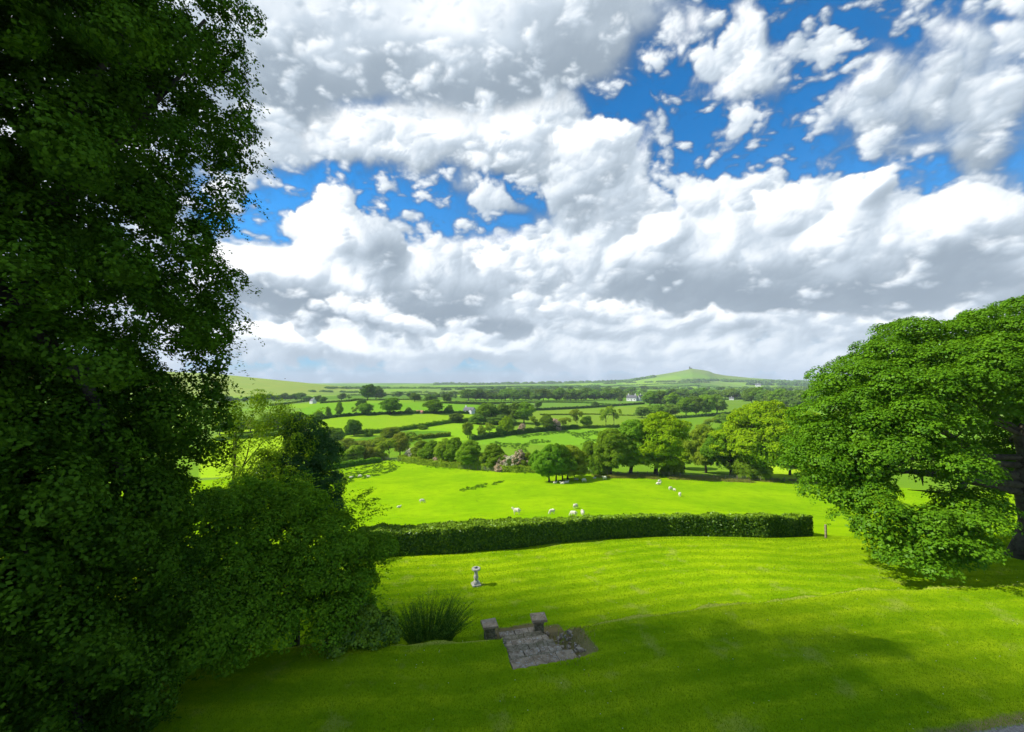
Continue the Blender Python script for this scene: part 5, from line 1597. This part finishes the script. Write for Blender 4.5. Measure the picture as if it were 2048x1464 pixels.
# ------------------------------------------------------------------ sheep
def skin_body(name, joints, edges, mat, sub=2, lump=0.0, seed=0):
    """One continuous body grown round a skeleton: joints (x, y, z, rx, ry)."""
    me = bpy.data.meshes.new(name)
    me.from_pydata([j[:3] for j in joints], edges, [])
    o = bpy.data.objects.new(name, me); COL.objects.link(o)
    sk = o.modifiers.new('skin', 'SKIN'); sk.use_smooth_shade = True
    for v, j in zip(me.skin_vertices[0].data, joints):
        v.radius = (j[3], j[4] if len(j) > 4 else j[3])
    me.skin_vertices[0].data[0].use_root = True
    s2 = o.modifiers.new('sub', 'SUBSURF'); s2.levels = sub; s2.render_levels = sub
    dg = bpy.context.evaluated_depsgraph_get()
    m2 = bpy.data.meshes.new_from_object(o.evaluated_get(dg))
    bpy.data.objects.remove(o); bpy.data.meshes.remove(me)
    if lump:
        for v in m2.vertices:
            if v.co.z > 0.36:
                v.co += v.normal * lump * mnoise.noise(v.co * 14 + Vector((seed, 0, 0)))
    m2.materials.clear(); m2.materials.append(mat)
    m2.name = name
    return m2


def sheep_mesh(pose):
    """A ewe about 1.2 m long, nose towards +X: standing, grazing or lying."""
    dz = {'stand': 0.0, 'graze': 0.0, 'lie': -0.40}[pose]
    J = [(0.0, 0, 0.66 + dz, 0.26, 0.27), (-0.30, 0, 0.67 + dz, 0.25, 0.26), (-0.48, 0, 0.66 + dz, 0.17, 0.19), (0.26, 0, 0.67 + dz, 0.23, 0.25), (0.40, 0, 0.72 + dz, 0.16, 0.18)]
    E = [(0, 1), (1, 2), (0, 3), (3, 4)]
    if pose == 'graze':
        J += [(0.54, 0, 0.52, 0.115), (0.64, 0, 0.30, 0.085), (0.71, 0, 0.14, 0.065), (0.75, 0, 0.05, 0.04)]
    else:
        J += [(0.50, 0, 0.86 + dz, 0.115), (0.58, 0, 0.97 + dz, 0.095), (0.68, 0, 0.95 + dz, 0.08), (0.78, 0, 0.89 + dz, 0.05)]
    E += [(4, 5), (5, 6), (6, 7), (7, 8)]
    hx, hz = (J[6][0], J[6][2])
    for s in (-1, 1):
        b = len(J)
        J += [(hx - 0.02, s * 0.10, hz + 0.05, 0.028), (hx - 0.05, s * 0.17, hz + 0.03, 0.016)]
        E += [(6, b), (b, b + 1)]
    b = len(J); J += [(-0.60, 0, 0.62 + dz, 0.05), (-0.64, 0, 0.44 + dz, 0.035)]; E += [(2, b), (b, b + 1)]
    for s in (-1, 1):
        if pose == 'lie':
            b = len(J); J += [(0.34, s * 0.15, 0.14, 0.07), (0.56, s * 0.14, 0.06, 0.04), (0.40, s * 0.13, 0.035, 0.032)]; E += [(3, b), (b, b + 1), (b + 1, b + 2)]
            b = len(J); J += [(-0.26, s * 0.20, 0.13, 0.10), (-0.10, s * 0.25, 0.06, 0.045), (-0.30, s * 0.25, 0.035, 0.035)]; E += [(1, b), (b, b + 1), (b + 1, b + 2)]
        else:
            b = len(J); J += [(0.30, s * 0.12, 0.42, 0.085), (0.31, s * 0.12, 0.25, 0.042), (0.29, s * 0.12, 0.04, 0.034), (0.32, s * 0.12, 0.0, 0.036)]; E += [(3, b), (b, b + 1), (b + 1, b + 2), (b + 2, b + 3)]
            b = len(J); J += [(-0.34, s * 0.12, 0.45, 0.12), (-0.42, s * 0.12, 0.27, 0.05), (-0.37, s * 0.12, 0.05, 0.034), (-0.34, s * 0.12, 0.0, 0.036)]; E += [(1, b), (b, b + 1), (b + 1, b + 2), (b + 2, b + 3)]
    return skin_body('sheep', J, E, M['wool'], 2, 0.035)


SHEEP_M = {k: sheep_mesh(k) for k in ('stand', 'graze', 'lie')}
SHEEP = [  # px, row of the feet, size, pose, heading in degrees (0 = facing right), label
    (1033, 1029, 1.05, 'stand', 172, 'white ewe standing side on above the middle of the clipped hedge'),
    (1104, 1028, 0.80, 'graze', 200, 'white lamb grazing between the lone ewe and the cluster of three'),
    (1151, 1017, 0.85, 'graze', 35, 'white sheep at the back of the cluster above the hedge'),
    (1147, 1033, 0.85, 'graze', 160, 'white sheep at the front left of the cluster above the hedge'),
    (1165, 1031, 0.85, 'graze', 95, 'white sheep seen end on, front right of the cluster above the hedge'),
    (844, 1006, 0.85, 'graze', 10, 'white sheep alone at the left of the pasture, the larger of two'),
    (798, 1015, 0.65, 'lie', 30, 'small pale lamb lying by itself farthest left in the pasture'),
    (1360, 993, 0.95, 'graze', 60, 'white ewe with a dark shaded flank, nearest of the trio at the right'),
    (1341, 980, 0.85, 'graze', 20, 'white sheep uppermost of the trio at the right of the pasture'),
    (1349, 982, 0.62, 'graze', 120, 'small lamb between the other two of the right hand trio'),
    (1319, 965, 0.75, 'graze', 10, 'small white sheep standing behind the one resting near the fence'),
    (1317, 969, 1.05, 'lie', 5, 'white sheep lying in the sun near the pasture fence'),
    (1209, 960, 1.05, 'stand', 200, 'cream ewe standing in the sun right of the tree clump'),
    (1168, 964, 0.95, 'graze', 10, 'sheep grazing in the shade right of the tree clump'),
    (1189, 957, 0.70, 'lie', 0, 'lamb lying in the shade near the cream ewe'),
    (1133, 966, 0.95, 'lie', 10, 'sheep resting under the right hand tree of the clump'),
    (1125, 968, 0.95, 'lie', 180, 'sheep resting under the middle of the tree clump'),
    (1110, 967, 0.85, 'lie', 20, 'sheep resting under the left hand trees of the clump'),
    (1153, 960, 0.9, 'lie', 180, 'brownish sheep lying at the back of the clump shade'),
    (702, 956, 0.9, 'lie', 0, 'pale sheep at the left of the resting row by the rushy corner'),
    (720, 955, 0.9, 'graze', 180, 'pale sheep in the middle of the row by the rushy corner'),
    (737, 954, 0.9, 'lie', 180, 'pale sheep at the right of the row by the rushy corner'),
]
for px, row, s, pose, hd, lab in SHEEP:
    p = spot(px, row)
    o = link('sheep', SHEEP_M[pose]); o.location = p; o.scale = (s * .9, s * .9, s * .9); o.rotation_euler = (0, 0, math.radians(hd))
    tag(o, lab, 'sheep', 'sheep in the pasture')


# ------------------------------------------------------------------ houses far off
def house(px, row, w_px, h_px, depth_k, rz, wall, roof, label, name='cottage', chimneys=(0.3,), windows=4, wing=None, sink=0.0):
    p = spot(px, row); k = p.y / FPX
    W, H, D = w_px * k, h_px * k, w_px * k * depth_k
    e = empty(name, (p.x, p.y, p.z - 0.3), rz); tag(e, label, 'house')
    wh = H * 0.56
    g = Geo(); g.box((0, 0, wh / 2), (W, D, wh))
    g.add([(-W / 2, -D / 2, wh), (-W / 2, D / 2, wh), (-W / 2, 0, H * 0.97)], [(0, 1, 2)]); g.add([(W / 2, -D / 2, wh), (W / 2, D / 2, wh), (W / 2, 0, H * 0.97)], [(0, 2, 1)])
    g.obj('wall', M[wall], e)
    ov = W * 0.03; t = H * 0.035
    for s in (-1, 1):
        g = Geo()
        a, b = Vector((0, s * (D / 2 + ov), wh - ov * 0.6)), Vector((0, 0, H))
        vs = []
        for x in (-W / 2 - ov, W / 2 + ov):
            vs += [(x, a.y, a.z), (x, b.y, b.z), (x, b.y, b.z + t), (x, a.y, a.z + t)]
        g.add(vs, [(0, 1, 2, 3), (4, 7, 6, 5), (0, 4, 5, 1), (1, 5, 6, 2), (2, 6, 7, 3), (3, 7, 4, 0)])
        r = g.obj('roof', M[roof], e)
        if s == -1:
            for c in chimneys:
                g = Geo(); g.box((W * (c - 0.5), 0.02, H + H * 0.08), (W * 0.09, D * 0.16, H * 0.36)); g.obj('chimney', M[wall], r)
    for i in range(windows):
        x = W * ((i + 0.5) / windows - 0.5)
        f = Geo(); f.box((x, -D / 2 - 0.02, wh * 0.58), (W * 0.10, 0.10, wh * 0.34)); fo = f.obj('window', M['white_wall'], e)
        f = Geo(); f.box((x, -D / 2 - 0.08, wh * 0.58), (W * 0.078, 0.03, wh * 0.27)); f.obj('pane', M['glass'], fo)
    f = Geo(); f.box((W * 0.04, -D / 2 - 0.03, wh * 0.26), (W * 0.06, 0.08, wh * 0.52)); f.obj('door', M['slate_roof'], e)
    if wing:
        g = Geo(); x, w2, h2 = wing; g.box((x * W, -D * 0.35, h2 * H / 2), (w2 * W, D * 0.7, h2 * H)); 
        g.add([(x * W - w2 * W / 2, -D * .7, h2 * H), (x * W + w2 * W / 2, -D * .7, h2 * H), (x * W, -D * .7, h2 * H * 1.45), (x * W, 0, h2 * H * 1.45)], [(0, 1, 2)])
        g.obj('wing', M[wall], e)
        g = Geo(); a = w2 * W / 2 * 1.1
        for s in (-1, 1):
            g.add([(x * W + s * a, -D * .74, h2 * H * 0.97), (x * W, -D * .74, h2 * H * 1.47), (x * W, 0, h2 * H * 1.47), (x * W + s * a, 0, h2 * H * 0.97),
                   (x * W + s * a, -D * .74, h2 * H * 1.01), (x * W, -D * .74, h2 * H * 1.52), (x * W, 0, h2 * H * 1.52), (x * W + s * a, 0, h2 * H * 1.01)],
                  [(0, 1, 2, 3), (4, 5, 6, 7), (0, 4, 5, 1), (3, 2, 6, 7), (0, 3, 7, 4), (1, 5, 6, 2)])
        g.obj('wing_roof', M[roof], e)
    return e


house(939, 827, 24, 13, 0.42, -0.6, 'white_wall', 'slate_roof', 'white cottage with dark roof and tall chimney beside the lane hedge', chimneys=(0.12,), windows=3, wing=(0.30, 0.3, 0.5))
house(1264, 802, 19, 12, 0.5, -0.6, 'white_wall', 'slate_roof', 'far white farmhouse at the right end of the long tree belt', chimneys=(0.15, 0.85), windows=3)
house(1281, 802, 11, 12, 0.6, 0.5, 'white_wall', 'slate_roof', 'small gabled white wing building just right of the far farmhouse', chimneys=(0.5,), windows=2)
house(626, 807, 13, 10, 0.6, -0.7, 'white_wall', 'slate_roof', 'tiny white house among dark trees under the moor', chimneys=(0.85,), windows=2)
house(840, 827, 15, 7, 0.45, -0.4, 'post', 'red_roof', 'low barn with reddish roof in the lane hedge', name='barn', chimneys=(), windows=2)
house(1516, 773, 9, 6, 0.5, -0.6, 'white_wall', 'slate_roof', 'tiny pale house below the right skyline woods', chimneys=(0.5,), windows=2)
house(1463, 800, 8, 6, 0.5, -0.6, 'white_wall', 'slate_roof', 'tiny pale house in the gap right of the big copse', chimneys=(0.5,), windows=2)


def church():
    px = 1381
    q = spot(px, 744.5)
    # on the very top of the tor
    y = np.linspace(2900, 3900, 200); x = (px - CX) / FPX * y
    i = int(np.argmax(land(x, y) / y)); X, Y = x[i], y[i]; Z = land1(X, Y) - 1.0; k = Y / FPX
    e = empty('church', (X, Y, Z), 0.1); tag(e, 'tiny stone church with square tower on top of the tor', 'church')
    w = 5.2 * k
    g = Geo(); g.box((0.6 * k, 0, 0.8 * k), (w, 1.6 * k, 1.6 * k)); g.obj('wall', M['granite'], e)
    g = Geo(); g.add([(0.6 * k - w / 2, -0.9 * k, 1.6 * k), (0.6 * k + w / 2, -0.9 * k, 1.6 * k), (0.6 * k + w / 2, 0.9 * k, 1.6 * k), (0.6 * k - w / 2, 0.9 * k, 1.6 * k), (0.6 * k - w / 2, 0, 2.6 * k), (0.6 * k + w / 2, 0, 2.6 * k)],
                     [(0, 1, 5, 4), (2, 3, 4, 5), (0, 4, 3), (1, 2, 5), (0, 3, 2, 1)]); g.obj('roof', M['slate_roof'], e)
    g = Geo(); g.box((-1.6 * k, 0, 2.2 * k), (1.9 * k, 1.9 * k, 4.4 * k))
    for sx in (-1, 1):
        for sy in (-1, 1):
            g.box((-1.6 * k + sx * 0.75 * k, sy * 0.75 * k, 4.6 * k), (0.35 * k, 0.35 * k, 0.7 * k), 0, 0.5)
    g.obj('tower', M['granite'], e)


church()


# telegraph poles
def pole(px, row, h_px, label):
    p = spot(px, row); k = p.y / FPX; h = h_px * k
    g = Geo(); g.tube([(0, 0, -0.3), (0, 0, h)], [0.22, 0.15], 8); g.box((0, 0, h * 0.92), (1.6, 0.14, 0.14)); g.box((0, 0, h * 0.84), (1.2, 0.14, 0.14))
    o = g.obj('telegraph_pole', M['post']); o.location = p; tag(o, label, 'pole', 'telegraph poles')


pole(1070, 821, 24, 'thin telegraph pole right of the dark copse')
pole(1240, 812, 21, 'thin telegraph pole left of the far white farmhouse')


# the bird over the moor
def bird():
    d = pix_dir(570, 757.5); p = d * (160 / d.y)
    g = Geo()
    g.tube([(-0.28, 0, 0), (-0.15, 0, 0.02), (0.05, 0, 0.03), (0.22, 0, 0.02), (0.34, 0, 0.0)], [0.02, 0.07, 0.09, 0.06, 0.01], 8)
    for s in (-1, 1):
        g.add([(0.16, 0.05 * s, 0.04), (-0.10, 0.05 * s, 0.04), (-0.06, 0.45 * s, 0.16), (0.12, 0.42 * s, 0.17), (-0.12, 0.85 * s, 0.05), (-0.02, 0.82 * s, 0.06),
               (0.16, 0.05 * s, 0.01), (-0.10, 0.05 * s, 0.02), (-0.06, 0.45 * s, 0.145), (0.12, 0.42 * s, 0.14), (-0.12, 0.85 * s, 0.04), (-0.02, 0.82 * s, 0.045)],
              [(0, 1, 2, 3), (3, 2, 4, 5), (6, 9, 8, 7), (9, 11, 10, 8), (0, 3, 9, 6), (3, 5, 11, 9), (1, 7, 8, 2), (2, 8, 10, 4), (4, 10, 11, 5)])
    g.add([(-0.25, -0.04, 0), (-0.25, 0.04, 0), (-0.44, 0.09, 0.01), (-0.44, -0.09, 0.01), (-0.35, 0, 0.03)], [(0, 1, 4), (1, 2, 4), (2, 3, 4), (3, 0, 4), (0, 3, 2, 1)])
    o = g.obj('bird', M['bird'], None, True); o.location = p; o.rotation_euler = (0.2, 0, 0.3)
    tag(o, 'tiny dark bird flying in front of the clouds above the moor', 'bird')


bird()


# ------------------------------------------------------------------ the air
def haze():
    me = bpy.data.meshes.new('haze')
    bm = bmesh.new(); bmesh.ops.create_cube(bm, size=1.0)
    x0, x1, y0, y1, z0, z1 = -11500, 11500, -5200, 12300, -95, 240
    for v in bm.verts:
        v.co = ((x0 + x1) / 2 + v.co.x * (x1 - x0), (y0 + y1) / 2 + v.co.y * (y1 - y0), (z0 + z1) / 2 + v.co.z * (z1 - z0))
    bm.to_mesh(me); bm.free()
    m, nt = new_mat('air')
    v = nt.n('ShaderNodeVolumePrincipled')
    v.inputs['Color'].default_value = (0.80, 0.88, 1.0, 1)
    v.inputs['Density'].default_value = HAZE
    v.inputs['Anisotropy'].default_value = 0.0
    nt.t.links.new(v.outputs[0], nt.out.inputs['Volume'])
    me.materials.append(m)
    tag(link('haze', me), 'faint blue air over the far hills', 'haze', kind='stuff')


HAZE = 0.00010
haze()
